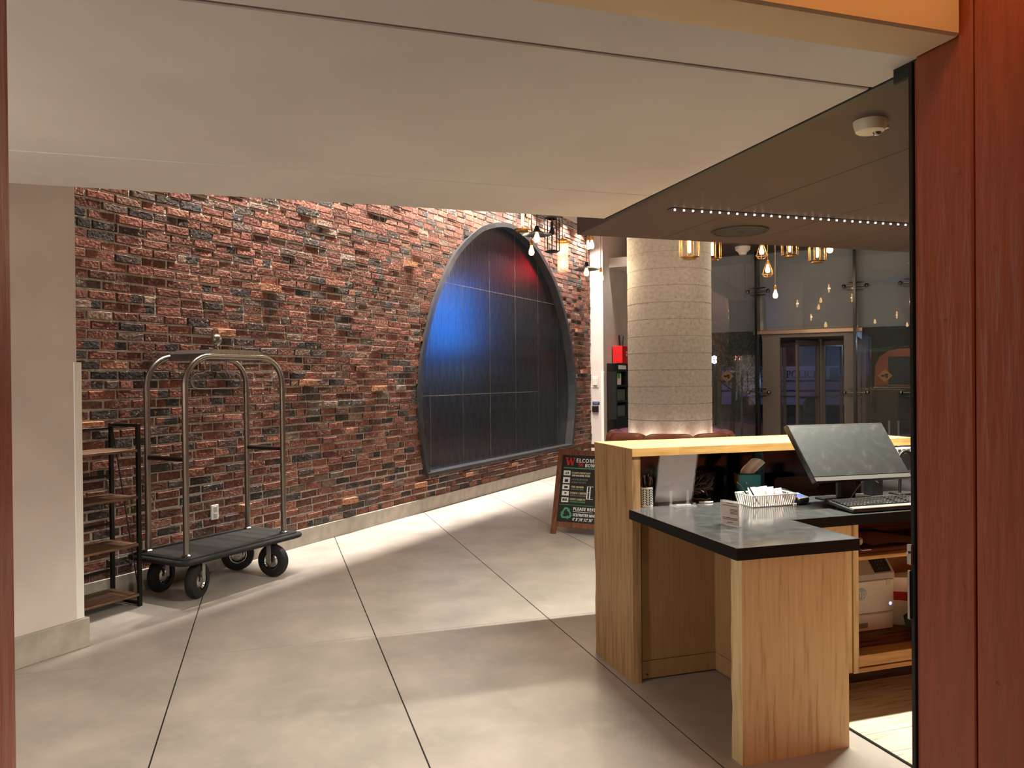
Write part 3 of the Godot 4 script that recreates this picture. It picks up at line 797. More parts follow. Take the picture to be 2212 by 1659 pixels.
func glass_front():
	var S := 13.8
	var ns := [-4.7, -2.335, -0.80, 0.03, 1.5, 3.0, 4.6]
	var fin := mat(Color(0.03, 0.045, 0.04), 0.2)
	var no := 0
	for i in 6:
		var bottom := 0.0 if i != 1 else 2.31
		no += 1
		var w := thing("window_%d" % no, "tall frameless glass pane of the lobby front, " + ["left of the doorway behind the column", "above the revolving door", "right of the revolving door", "fourth from the column", "fifth from the column", "last towards the right, out of view"][i], "window", W(S, 0, ns[i]), "", "structure")
		part("pane", boxes([[Vector3(S, bottom, ns[i] + 0.006), Vector3(S + 0.004, 3.65, ns[i + 1] - 0.006)]], 0), M.glass, w, WF)
		part("spandrel_board", boxes([[Vector3(S + 0.05, 2.31, ns[i] - 0.003), Vector3(S + 0.07, 3.7, ns[i + 1] + 0.003)]], 0), mat(Color(0.40, 0.43, 0.49), 0.5), w, WF)
	for i in range(1, 6):
		var f := thing("glass_fin", "dark green upright glass fin with steel fittings, " + ["left of the revolving door", "right of the revolving door", "at the right red post", "past the right red post", "far right, out of view"][i - 1], "glass fin", W(S, 0, ns[i]), "fins of the glass front")
		part("blade", boxes([[Vector3(S - 0.30, 0, ns[i] - 0.02), Vector3(S - 0.004, 3.65, ns[i] + 0.02)]], 0.002), fin, f, WF)
		for h in [1.24, 2.99]:
			var g := G.new()
			g.xf = Transform3D(Basis(), Vector3(S - 0.05, h, ns[i]))
			for sg in [-1.0, 1.0]:
				g.tube([Vector3(0, 0.06, -0.12), Vector3(0, 0.06, 0.12)], 0.008, 6)
				g.tube([Vector3(0, -0.06, -0.12), Vector3(0, -0.06, 0.12)], 0.008, 6)
				g.tube([Vector3(-0.03, 0, 0), Vector3(-0.03, 0, sg * 0.16)], 0.012, 8)
				g.lathe(Vector3(-0.03, 0, sg * 0.17), [Vector2(0, -0.035), Vector2(0.025, -0.025), Vector2(0.035, 0), Vector2(0.025, 0.025), Vector2(0, 0.035)], 10)
			part("spider_fitting", g, M.steel, f, WF)
	single("wall_bulkhead", "plaster bulkhead above the glass front, hidden by the desk canopy", "bulkhead", boxes([[Vector3(S - 0.1, 3.65, -5.2), Vector3(S + 0.3, 4.25, 4.7)]], 0), M.browncl, WF, "", "structure")
	# lower dark ceiling along the glass
	single("ceiling_strip", "dark ceiling strip running along the glass front", "ceiling", boxes([[Vector3(12.6, 3.66, -3.5), Vector3(13.75, 3.72, 4.6)]], 0), M.browncl, WF, "", "structure")
	# door portal
	var d := thing("door_1", "revolving glass door with taupe metal portal in the lobby glass front", "door", W(S + 0.4, 0, -1.5), "", "structure")
	part("header", boxes([[Vector3(S - 0.06, 2.24, -2.42), Vector3(S + 0.02, 2.305, -0.70)]], 0.004), mat(Color(0.62, 0.52, 0.44), 0.35, 0.6), d, WF)
	part("canopy_disc", boxes([[Vector3(S + 0.02, 2.18, -2.30), Vector3(S + 1.9, 2.36, -0.80)]], 0.004), M.taupe, d, WF)
	for q in [[-2.285, -1.99], [-0.982, -0.805]]:
		part("jamb_panel", boxes([[Vector3(S + 0.0, 0, q[0]), Vector3(S + 0.08, 2.2, q[1])]], 0.004), M.taupe, d, WF)
	for sg in [-1.0, 1.0]:
		var g := G.new()
		for k in 10:
			var a0: float = PI * 0.5 * sg - 0.75 + 1.5 * k / 10.0
			var a1: float = a0 + 0.15
			g.quad(Vector3(S + 0.95 + 0.88 * cos(a0), 0.1, -1.49 + 0.88 * sin(a0)), Vector3(S + 0.95 + 0.88 * cos(a1), 0.1, -1.49 + 0.88 * sin(a1)), Vector3(S + 0.95 + 0.88 * cos(a1), 2.2, -1.49 + 0.88 * sin(a1)), Vector3(S + 0.95 + 0.88 * cos(a0), 2.2, -1.49 + 0.88 * sin(a0)), Vector3(cos(a0), 0, sin(a0)))
		part("curved_pane", g, M.glass, d, WF)
		for e in [-0.75, 0.75]:
			var an: float = PI * 0.5 * sg + e
			part("drum_post", boxes([[Vector3(S + 0.95 + 0.88 * cos(an) - 0.03, 0, -1.49 + 0.88 * sin(an) - 0.03), Vector3(S + 0.95 + 0.88 * cos(an) + 0.03, 2.2, -1.49 + 0.88 * sin(an) + 0.03)]], 0.004), M.taupe, d, WF)
	part("shaft", boxes([[Vector3(S + 0.92, 0, -1.47), Vector3(S + 0.98, 2.2, -1.41)]], 0.004), M.taupe, d, WF)
	for k in 4:
		var fr := Transform3D(WF.basis * Basis(Vector3.UP, deg_to_rad(68 + 90 * k)), W(S + 0.95, 0, -1.44))
		var lf := part("door_leaf", boxes([[Vector3(0.04, 0.02, -0.02), Vector3(0.82, 0.12, 0.02)], [Vector3(0.04, 2.06, -0.02), Vector3(0.82, 2.14, 0.02)], [Vector3(0.04, 0.02, -0.02), Vector3(0.09, 2.14, 0.02)], [Vector3(0.76, 0.02, -0.02), Vector3(0.82, 2.14, 0.02)]], 0.003), M.taupe, d, fr)
		part("glass", boxes([[Vector3(0.09, 0.12, -0.003), Vector3(0.76, 2.06, 0.003)]], 0), M.glass, lf, fr)
		part("push_bar", boxes([[Vector3(0.09, 1.13, -0.045), Vector3(0.76, 1.155, -0.025)]], 0.003), M.steel, lf, fr)
	# warning diamonds stuck on the glass
	for k in 2:
		var n0: float = [-2.885, -0.37][k]
		var h0: float = [1.525, 1.51][k]
		var t := thing("glass_sticker", "small yellow diamond warning sticker on the glass, " + ["between column and revolving door", "right of the revolving door"][k], "sticker", W(S, h0, n0), "diamond stickers on the glass")
		var g := G.new()
		g.prism(PackedVector2Array([Vector2(-0.11, 0), Vector2(0, -0.11), Vector2(0.11, 0), Vector2(0, 0.11)]), 0, 0.002, Transform3D(Basis(Vector3(0, 0, 1), Vector3.UP, Vector3(-1, 0, 0)), Vector3(S - 0.001, h0, n0)))
		part("diamond", g, mat(Color(0.55, 0.43, 0.27), 0.6), t, WF)
		g = G.new()
		for q in [[-0.03, 0.0, 0.03], [0.02, 0.015, 0.025], [0.025, -0.02, 0.02]]:
			g.prism(rrect(q[0] - q[2], q[1] - 0.016, q[0] + q[2], q[1] + 0.016, 0.012, 3), 0.0, 0.001, Transform3D(Basis(Vector3(0, 0, 1), Vector3.UP, Vector3(-1, 0, 0)), Vector3(S - 0.0035, h0, n0)))
		part("symbol", g, M.black, t, WF)

func outdoors():
	single("ground_street", "dark asphalt street outside the glass front", "street", boxes([[Vector3(13.9, -0.3, -40), Vector3(90, -0.02, 50)]], 0), tex(mat(Color.WHITE, 0.6), noise(71, 0.02, [[0, Color(0.10, 0.10, 0.105)], [1, Color(0.16, 0.16, 0.165)]], 256, 4), Vector3.ONE * 0.3), WF, "", "structure")
	# street tree
	var tr := thing("street_tree", "small leafy street tree just outside the glass, left of the revolving door", "tree", W(17.3, 0, -3.54))
	var g := G.new()
	g.tube([Vector3(17.3, 0, -3.54), Vector3(17.32, 0.8, -3.50), Vector3(17.28, 1.5, -3.46), Vector3(17.3, 2.4, -3.3)], 0.05, 8, false, true, [0.06, 0.05, 0.045, 0.03])
	part("trunk", g, mat(Color(0.08, 0.065, 0.05), 0.9), tr, WF)
	g = G.new()
	for k in 14:
		var a := rng.randf() * TAU
		var b := Vector3(17.3, 1.2 + k * 0.1, -3.48 + k * 0.01)
		g.tube([b, b + Vector3(cos(a) * 0.35, 0.25, sin(a) * 0.35), b + Vector3(cos(a) * 0.65, 0.6, sin(a) * 0.65)], 0.012, 5, false, true, [0.018, 0.012, 0.005])
	part("branches", g, mat(Color(0.08, 0.065, 0.05), 0.9), tr, WF)
	var lm := MultiMesh.new()
	lm.transform_format = MultiMesh.TRANSFORM_3D
	lm.use_colors = true
	var leaf := G.new()
	leaf.quad(Vector3(0, 0, 0), Vector3(0.02, 0.035, 0.004), Vector3(0, 0.085, 0), Vector3(-0.02, 0.035, 0.004), Vector3.BACK)
	lm.mesh = leaf.mesh()
	lm.instance_count = 4000
	for k in 4000:
		var q := Vector3(rng.randfn(), rng.randfn(), rng.randfn()).normalized() * pow(rng.randf(), 0.4)
		var ctr := Vector3(17.3, 2.25, -3.3) + q * Vector3(0.6, 1.15, 0.62)
		lm.set_instance_transform(k, Transform3D(Basis(Vector3(rng.randfn(), rng.randfn(), rng.randfn()).normalized(), rng.randf() * TAU).scaled(Vector3.ONE * rng.randf_range(0.6, 1.1)), ctr))
		lm.set_instance_color(k, Color(0.10, 0.11, 0.045).lerp(Color(0.20, 0.15, 0.06), rng.randf()))
	var mi := MultiMeshInstance3D.new()
	mi.name = "foliage"
	mi.multimesh = lm
	var lmat := mat(Color.WHITE, 0.7)
	lmat.vertex_color_use_as_albedo = true
	mi.material_override = lmat
	tr.add_child(mi, true)
	mi.transform = whole(tr).affine_inverse() * WF
	mi.set_meta("kind", "stuff")
	# bare lamplit tree further off
	tr = thing("bare_tree", "pale bare tree trunk lit by a street lamp beyond the leafy tree", "tree", W(22.3, 0, -4.9))
	g = G.new()
	g.tube([Vector3(22.3, 0, -4.9), Vector3(22.3, 2.0, -4.88), Vector3(22.3, 2.8, -4.96), Vector3(22.3, 3.8, -5.1)], 0.06, 8, false, true, [0.08, 0.07, 0.06, 0.05])
	for q in [[1.9, 0.7], [2.1, -0.6], [2.4, 0.5]]:
		g.tube([Vector3(22.3, q[0], -4.89), Vector3(22.3, q[0] + 0.8, -4.89 + q[1] * 0.5), Vector3(22.3, q[0] + 1.9, -4.89 + q[1])], 0.03, 6, false, true, [0.04, 0.03, 0.02])
	part("trunk", g, mat(Color(0.46, 0.36, 0.25), 0.9), tr, WF)
	spot(tr, W(20.5, 3.6, -4.6), W(22.3, 2.2, -4.9), Color(1, 0.72, 0.38), 1.0, 25)
	# pipe rail and planter edge
	var ra := thing("bike_rail", "bent steel pipe rail on the pavement beside the leafy tree", "rail", W(18.4, 0, -3.45))
	g = G.new()
	var path := [Vector3(18.4, 0, -3.52), Vector3(18.4, 1.5, -3.52)]
	path.append_array(arc(Vector3(18.4, 1.5, -3.44), Vector3(0, 0, -0.08), Vector3(0, 0.08, 0), 0, PI / 2, 5))
	path.append(Vector3(18.4, 1.58, -2.7))
	path.append(Vector3(18.4, 0, -2.7))
	g.tube(path, 0.022, 8)
	g.tube([Vector3(18.4, 1.04, -3.5), Vector3(18.4, 1.04, -2.7)], 0.018, 8)
	part("pipe", g, M.steel, ra, WF)
	# police van
	var v := thing("van", "white police van with blue stripes and lettering parked across the street", "van", W(31.7, 0, -2.5))
	var body := mat(Color(0.72, 0.80, 0.92), 0.35)
	g = G.new()
	var side := PackedVector2Array([Vector2(-6.9, 0.42), Vector2(-1.95, 0.42), Vector2(-1.9, 0.95), Vector2(-2.2, 1.12), Vector2(-2.35, 1.95), Vector2(-2.5, 2.03), Vector2(-6.8, 2.03), Vector2(-6.92, 1.85)])
	g.prism(side, 0.0, 1.9, Transform3D(Basis(Vector3(0, 0, 1), Vector3.UP, Vector3(1, 0, 0)), Vector3(31.7, 0, 0)), 0.0)
	part("body", g, body, v, WF)
	part("roof_band", boxes([[Vector3(31.69, 1.93, -6.75), Vector3(31.71, 2.04, -2.4)]], 0.001), mat(Color(0.12, 0.15, 0.12), 0.6), v, WF)
	part("stripe", boxes([[Vector3(31.685, 1.31, -6.88), Vector3(31.70, 1.39, -2.3)]], 0.001), mat(Color(0.04, 0.10, 0.45), 0.5), v, WF)
	part("stripe", boxes([[Vector3(31.685, 0.93, -6.88), Vector3(31.70, 1.0, -1.98)]], 0.001), mat(Color(0.04, 0.10, 0.45), 0.5), v, WF)
	lettering("POLICE", v, Transform3D(WF.basis * Basis(Vector3(0, 0, 1), Vector3.UP, Vector3(-1, 0, 0)), W(31.68, 1.60, -4.36)), 0.28, mat(Color(0.03, 0.09, 0.42), 0.5), 0.80, true)
	for q in [-5.95, -3.35]:
		g = G.new()
		g.lathe(Vector3(31.68, 0.37, q), [Vector2(0, 0.0), Vector2(0.2, 0.0), Vector2(0.22, -0.02), Vector2(0.34, -0.02), Vector2(0.39, 0.02), Vector2(0.39, 0.22)], 20, Basis(Vector3.BACK, -PI / 2))
		part("wheel", g, M.rubber, v, WF)
	part("front_window", boxes([[Vector3(31.69, 1.42, -2.75), Vector3(31.71, 1.85, -2.42)]], 0.001), M.blackgloss, v, WF)
	# buildings over the street
	for k in 2:
		var n0: float = [-16.0, 1.5][k]
		var n1: float = [1.0, 26.0][k]
		var b := thing("building", ["dark apartment house across the street behind the van, a few windows lit", "dark apartment house across the street to the right of the van"][k], "building", W(46, 0, n0))
		part("facade", boxes([[Vector3(46, 0, n0), Vector3(56, 14, n1)]], 0.0), tex(mat(Color.WHITE, 0.9), noise(73 + k, 0.03, [[0, Color(0.16, 0.13, 0.12)], [1, Color(0.24, 0.20, 0.18)]], 256, 4), Vector3.ONE * 0.4), b, WF)
		var q := n0 + 1.0
		while q < n1 - 1.5:
			for f in 3:
				var h := 0.9 + f * 3.1
				var lit := rng.randf() < 0.35
				part("window", boxes([[Vector3(45.95, h, q), Vector3(46.02, h + 1.7, q + 1.1)]], 0.01), lit_window(Color(0.6, 0.75, 1.0) if rng.randf() < 0.6 else Color(1, 0.75, 0.45), rng.randf_range(0.003, 0.02)) if lit else M.blackgloss, b, WF)
			q += 2.3
	# street lights
	var st := [[24.0, 2.07, "white street lamp glimpsed between column and leafy tree", Color(0.75, 0.88, 1.0)], [26.5, 2.19, "traffic signal glimpsed through the leafy tree", Color(1, 0.45, 0.35)]]
	var at := [Vector3(13.296, 2.068, -20.976), Vector3(15.154, 2.187, -22.488)]
	for k in 2:
		var l := thing("street_lamp" if k == 0 else "traffic_light", st[k][2], "street light", Vector3(at[k].x, 0, at[k].z))
		g = G.new()
		g.tube([Vector3(at[k].x, 0, at[k].z), at[k] + Vector3(0, 0.25, 0)], 0.05, 8)
		part("pole", g, M.iron, l)
		g = G.new()
		g.lathe(at[k] + Vector3(-0.08, 0, 0.08), [Vector2(0, -0.13), Vector2(0.1, -0.08), Vector2(0.13, 0), Vector2(0.1, 0.08), Vector2(0, 0.13)], 12)
		part("lamp_head", g, glow(st[k][3], 8.0), l)
		omni(l, at[k] + Vector3(-0.08, 0, 0.08), st[k][3], 1.2, 0.1)
	# covered street cart to the right of the door
	var ca := thing("street_cart", "orange covered street cart with a dark flap, outside the glass right of the door", "cart", W(18.8, 0, 0.1))
	g = G.new()
	g.prism(PackedVector2Array([Vector2(-0.70, 1.30), Vector2(0.95, 1.30), Vector2(0.95, 2.0), Vector2(0.85, 2.09), Vector2(-0.2, 2.09), Vector2(-0.42, 2.04), Vector2(-0.6, 1.92), Vector2(-0.68, 1.72)]), 18.3, 19.3, Transform3D(Basis(Vector3(0, 0, 1), Vector3.UP, Vector3(1, 0, 0)), Vector3.ZERO))
	part("cover", g, mat(Color(0.80, 0.33, 0.15), 0.7), ca, WF)
	part("flap", boxes([[Vector3(18.285, 1.32, -0.42), Vector3(18.30, 1.92, 0.85)]], 0.004), mat(Color(0.05, 0.04, 0.04), 0.6), ca, WF)
	part("body", boxes([[Vector3(18.35, 0.55, -0.66), Vector3(19.25, 1.29, 0.92)]], 0.01), mat(Color(0.05, 0.045, 0.045), 0.6), ca, WF)
	for n0 in [-0.42, -0.24, 0.02, 0.6]:
		part("leg", boxes([[Vector3(18.36, 0.0, n0 - 0.02), Vector3(18.40, 0.55, n0 + 0.02)]], 0.004), M.cream, ca, WF)
	part("shelf", boxes([[Vector3(18.30, 1.255, -0.72), Vector3(19.3, 1.28, 0.95)]], 0.003), M.steel, ca, WF)
	for q in [[17.0, 2.10, 0.23, Color(0.75, 0.88, 1.0)], [33.0, 1.2, 0.9, Color(0.7, 0.85, 1.0)]]:
		var l := thing("street_lamp", "small bluish street lamp seen through the glass right of the revolving door, " + ("higher one" if q[1] > 2 else "lower one"), "street light", W(q[0], 0, q[2]))
		g = G.new()
		g.tube([Vector3(q[0], 0, q[2]), Vector3(q[0], q[1], q[2])], 0.04, 8)
		part("pole", g, M.iron, l, WF)
		g = G.new()
		g.lathe(Vector3(q[0], q[1] + 0.1, q[2]), [Vector2(0, -0.05), Vector2(0.04, -0.03), Vector2(0.05, 0), Vector2(0.04, 0.03), Vector2(0, 0.05)], 12)
		part("lamp_head", g, glow(q[3], 5.0), l, WF)
		omni(l, W(q[0], q[1] + 0.1, q[2]), q[3], 0.45, 0.08)

func column():
	var c := Vector3(4.72, 0, -8.474)
	var t := thing("concrete_column", "thick round board-marked concrete column in the middle of the lobby", "column", c, "", "structure")
	var g := G.new()
	var prof := []
	var h := 0.0
	while h < 4.2:
		var top := minf(h + 0.196, 4.2)
		var r := 0.51 + rng.randf_range(-0.0015, 0.0015)
		prof.append(Vector2(r - 0.005, h)); prof.append(Vector2(r, h + 0.005)); prof.append(Vector2(r, top - 0.004)); prof.append(Vector2(r - 0.005, top - 0.003))
		h += 0.2
	g.lathe(c, prof, 64)
	part("shaft", g, M.colcon, t)
	g = G.new()
	g.lathe(c, [Vector2(0.504, 0), Vector2(0.504, 4.2)], 48)
	part("joint_core", g, M.colgroove, t)
	# round banquette
	var b := thing("banquette", "round brown leather banquette wrapped around the concrete column", "sofa", c)
	for k in 8:
		var a0 := TAU * k / 8.0 + 0.125 + 0.02
		var a1 := a0 + TAU / 8.0 - 0.04
		g = G.new()
		var ring := []
		for i in 13:
			var a := lerpf(a0, a1, i / 12.0)
			var e := 1.0 - pow(absf(i / 6.0 - 1.0), 6.0) * 0.18
			var d := Vector3(cos(a), 0, sin(a))
			var row := []
			for q in [[0.60, 0.40], [0.595, 0.70], [0.61, 0.80], [0.645, 0.845], [0.70, 0.86], [0.75, 0.845], [0.785, 0.79], [0.80, 0.68], [0.80, 0.40]]:
				row.append(c + d * lerpf(0.70, q[0], e) + Vector3.UP * lerpf(0.62, q[1], 0.5 + 0.5 * e))
			ring.append(row)
		cushion(g, ring)
		part("back_cushion", g, M.leather, b)
		g = G.new()
		g.lathe(c, [Vector2(0.78, 0.30), Vector2(1.20, 0.30), Vector2(1.25, 0.34), Vector2(1.25, 0.41), Vector2(1.20, 0.45), Vector2(0.78, 0.46)], 10, Basis(), a0, a1)
		part("seat_cushion", g, M.leather, b)
	g = G.new()
	g.lathe(c, [Vector2(0.56, 0.0), Vector2(1.18, 0.0), Vector2(1.18, 0.30), Vector2(0.62, 0.30)], 40)
	part("base", g, M.black, b)
	g = G.new()
	g.lathe(c, [Vector2(0.60, 0.3), Vector2(0.61, 0.76), Vector2(0.7, 0.78), Vector2(0.78, 0.75), Vector2(0.78, 0.3)], 40)
	part("back_frame", g, M.leather, b)
	# strip of light in the gap between back and column
	var l := thing("light_strip", "warm ring of strip light hidden behind the banquette back, washing the column foot", "light strip", c)
	g = G.new()
	g.lathe(c, [Vector2(0.53, 0.66), Vector2(0.585, 0.66), Vector2(0.585, 0.67), Vector2(0.53, 0.67), Vector2(0.53, 0.66)], 40)
	part("tube", g, glow(Color(1, 0.9, 0.68), 1.2), l)
	for k in 10:
		var a := TAU * k / 10.0
		omni(l, c + Vector3(cos(a) * 0.558, 0.70, sin(a) * 0.558), Color(1, 0.98, 0.91), 0.16, 0.02)

func cushion(g: G, ring: Array):
	var nr := ring.size()
	var nc: int = ring[0].size()
	var nm := []
	for i in nr:
		var row := []
		for j in nc:
			var du: Vector3 = ring[mini(i + 1, nr - 1)][j] - ring[maxi(i - 1, 0)][j]
			var dv: Vector3 = ring[i][mini(j + 1, nc - 1)] - ring[i][maxi(j - 1, 0)]
			row.append(dv.cross(du).normalized())
		nm.append(row)
	var mid := Vector3.ZERO
	for p in ring[nr / 2]: mid += p / nc
	if (ring[nr / 2][nc / 2] - mid).dot(nm[nr / 2][nc / 2]) < 0:
		for i in nr: for j in nc: nm[i][j] = -nm[i][j]
	for i in nr - 1: for j in nc - 1:
		g.tri(ring[i][j], ring[i + 1][j], ring[i + 1][j + 1], nm[i][j], nm[i + 1][j], nm[i + 1][j + 1])
		g.tri(ring[i][j], ring[i + 1][j + 1], ring[i][j + 1], nm[i][j], nm[i + 1][j + 1], nm[i][j + 1])
	for e in [0, nr - 1]:
		var o: Vector3 = ring[e][0] - ring[1 if e == 0 else nr - 2][0]
		for j in range(1, nc - 1): g.flat(ring[e][0], ring[e][j], ring[e][j + 1], o)

# slab with a slightly wavering live edge; profile runs along «u», outline across
func live(x0: float, x1: float, wob: float, sd: int, k := 14) -> Array:
	var f := FastNoiseLite.new()
	f.seed = sd; f.frequency = 0.9
	var out := []
	for i in k + 1:
		var t := float(i) / k
		out.append([lerpf(x0, x1, t), f.get_noise_1d(t * 4.0) * wob])
	return out

func desk():
	# tall bar: waterfall slab of maple
	var bar := thing("reception_bar", "tall maple bar counter with a mitred waterfall end, dark panel beneath its top", "counter", Vector3(1.7, 0, -3.6))
	var flat := Transform3D(Basis(Vector3(1, 0, 0), Vector3(0, 0, -1), Vector3(0, 1, 0)), Vector3.ZERO)
	var g := G.new()
	var p := PackedVector2Array()
	for q in live(1.684, 3.42, 0.010, 3, 20): p.push_back(Vector2(q[0], 3.395 + (q[1] if q[0] > 1.75 else 0.0)))
	for q in live(3.42, 1.684, 0.012, 4, 20): p.push_back(Vector2(q[0], 3.852 + (q[1] if q[0] > 1.75 else 0.0)))
	g.prism(p, 1.117, 1.157, flat, 0.003)
	part("top_slab", g, M.mapletop, bar)
	g = G.new()
	p = PackedVector2Array()
	for q in live(0.0, 1.1565, 0.008, 5, 16): p.push_back(Vector2(-3.398 + q[1] * 0.4, q[0]))
	for q in live(1.1565, 0.0, 0.016, 6, 16): p.push_back(Vector2(-3.855 + q[1] * 1.4, q[0]))
	g.prism(p, 1.728, 1.682, Transform3D(Basis(Vector3(0, 0, 1), Vector3.UP, Vector3(1, 0, 0)), Vector3.ZERO), 0.002)
	part("end_slab", g, M.mapleside, bar)
	part("back_panel", boxes([[Vector3(1.728, 0.05, -3.80), Vector3(3.4, 1.117, -3.78)]], 0.002), M.blackgloss, bar)
	part("front_panel", boxes([[Vector3(1.728, 0.0, -3.84), Vector3(3.4, 1.117, -3.80)]], 0.002), M.mapleside, bar)
	# stone worktop, L-shaped
	g = G.new()
	var wt := thing("stone_worktop", "L-shaped dark grey polished stone worktop with black edges on the reception desk", "worktop", Vector3(1.95, 0.813, -3.0))
	var outline := PackedVector2Array([Vector2(1.66, 2.482), Vector2(2.217, 2.475), Vector2(2.225, 2.90), Vector2(3.7, 2.912), Vector2(3.7, 3.779), Vector2(1.729, 3.779), Vector2(1.729, 3.403), Vector2(1.668, 3.403)])
	g.prism(outline, 0.813, 0.8585, flat)
	part("edge", g, M.stoneedge, wt)
	g = G.new()
	g.prism(outline, 0.8585, 0.86, flat, 0.001)
	part("top", g, M.stone, wt)
	# peninsula supports
	var d := thing("desk_base", "maple desk base under the stone worktop, with a thick live-edge end panel", "desk", Vector3(1.95, 0, -3.0))
	g = G.new()
	p = PackedVector2Array()
	for q in live(0.0, 0.812, 0.006, 8, 16): p.push_back(Vector2(-2.545, q[0]))
	for q in live(0.812, 0.0, 0.010, 9, 16): p.push_back(Vector2(-2.615 + q[1], q[0]))
	g.prism(p, 2.222, 1.722, Transform3D(Basis(Vector3(0, 0, 1), Vector3.UP, Vector3(1, 0, 0)), Vector3.ZERO), 0.003)
	part("end_panel", g, M.maple, d)
	part("back_panel", boxes([[Vector3(1.745, 0.098, -3.45), Vector3(2.17, 0.812, -3.425)]], 0.001), M.veneer, d)
	part("plinth_panel", boxes([[Vector3(1.745, 0.008, -3.45), Vector3(2.17, 0.095, -3.425)]], 0.001), M.veneer, d)
	part("side_panel", boxes([[Vector3(2.16, 0.098, -3.45), Vector3(2.185, 0.812, -2.612)]], 0.001), M.veneer, d)
	part("side_plinth", boxes([[Vector3(2.16, 0.008, -3.45), Vector3(2.185, 0.095, -2.612)]], 0.001), M.veneer, d)
	g = G.new()
	g.lathe(Vector3(1.772, 0.03, -3.425), [Vector2(0.006, 0), Vector2(0.006, 0.004), Vector2(0, 0.005)], 10, Basis(Vector3.RIGHT, PI / 2))
	part("screw", g, M.steel, d)
	# cabinet
	var Z := -2.95
	var c := thing("cabinet", "open maple cabinet under the worktop holding a printer, above a dark kick board", "cabinet", Vector3(2.6, 0, -3.2))
	part("door", boxes([[Vector3(2.245, 0.105, Z - 0.02), Vector3(2.597, 0.81, Z)]], 0.002), M.maple, c)
	part("stile", boxes([[Vector3(2.601, 0.102, Z - 0.02), Vector3(2.632, 0.812, Z + 0.005)]], 0.002), M.maple, c)
	part("shelf", boxes([[Vector3(2.63, 0.632, -3.40), Vector3(3.6, 0.650, Z)]], 0.002), M.carcass, c)
	part("bottom_board", boxes([[Vector3(2.63, 0.100, -3.45), Vector3(3.6, 0.121, Z)]], 0.002), M.carcass, c)
	var tray := part("tray", boxes([[Vector3(2.635, 0.13, -3.44), Vector3(3.6, 0.146, Z - 0.02)], [Vector3(2.635, 0.128, Z - 0.02), Vector3(3.6, 0.182, Z)]], 0.002), M.carcass, c)
	part("platform", boxes([[Vector3(2.64, 0.146, -3.44), Vector3(3.6, 0.205, -3.12)]], 0.002), M.rustic, c)
	part("back_board", boxes([[Vector3(2.23, 0.1, -3.47), Vector3(3.65, 0.812, -3.45)]], 0.001), M.carcass, c)
	part("side_board", boxes([[Vector3(2.225, 0.1, -3.45), Vector3(2.245, 0.812, Z)], [Vector3(3.6, 0.1, -3.45), Vector3(3.62, 0.812, Z)]], 0.001), M.carcass, c)
	part("kick_board", boxes([[Vector3(2.2, 0.0, -3.08), Vector3(3.65, 0.1, -3.06)]], 0.001), M.plankdark, c)

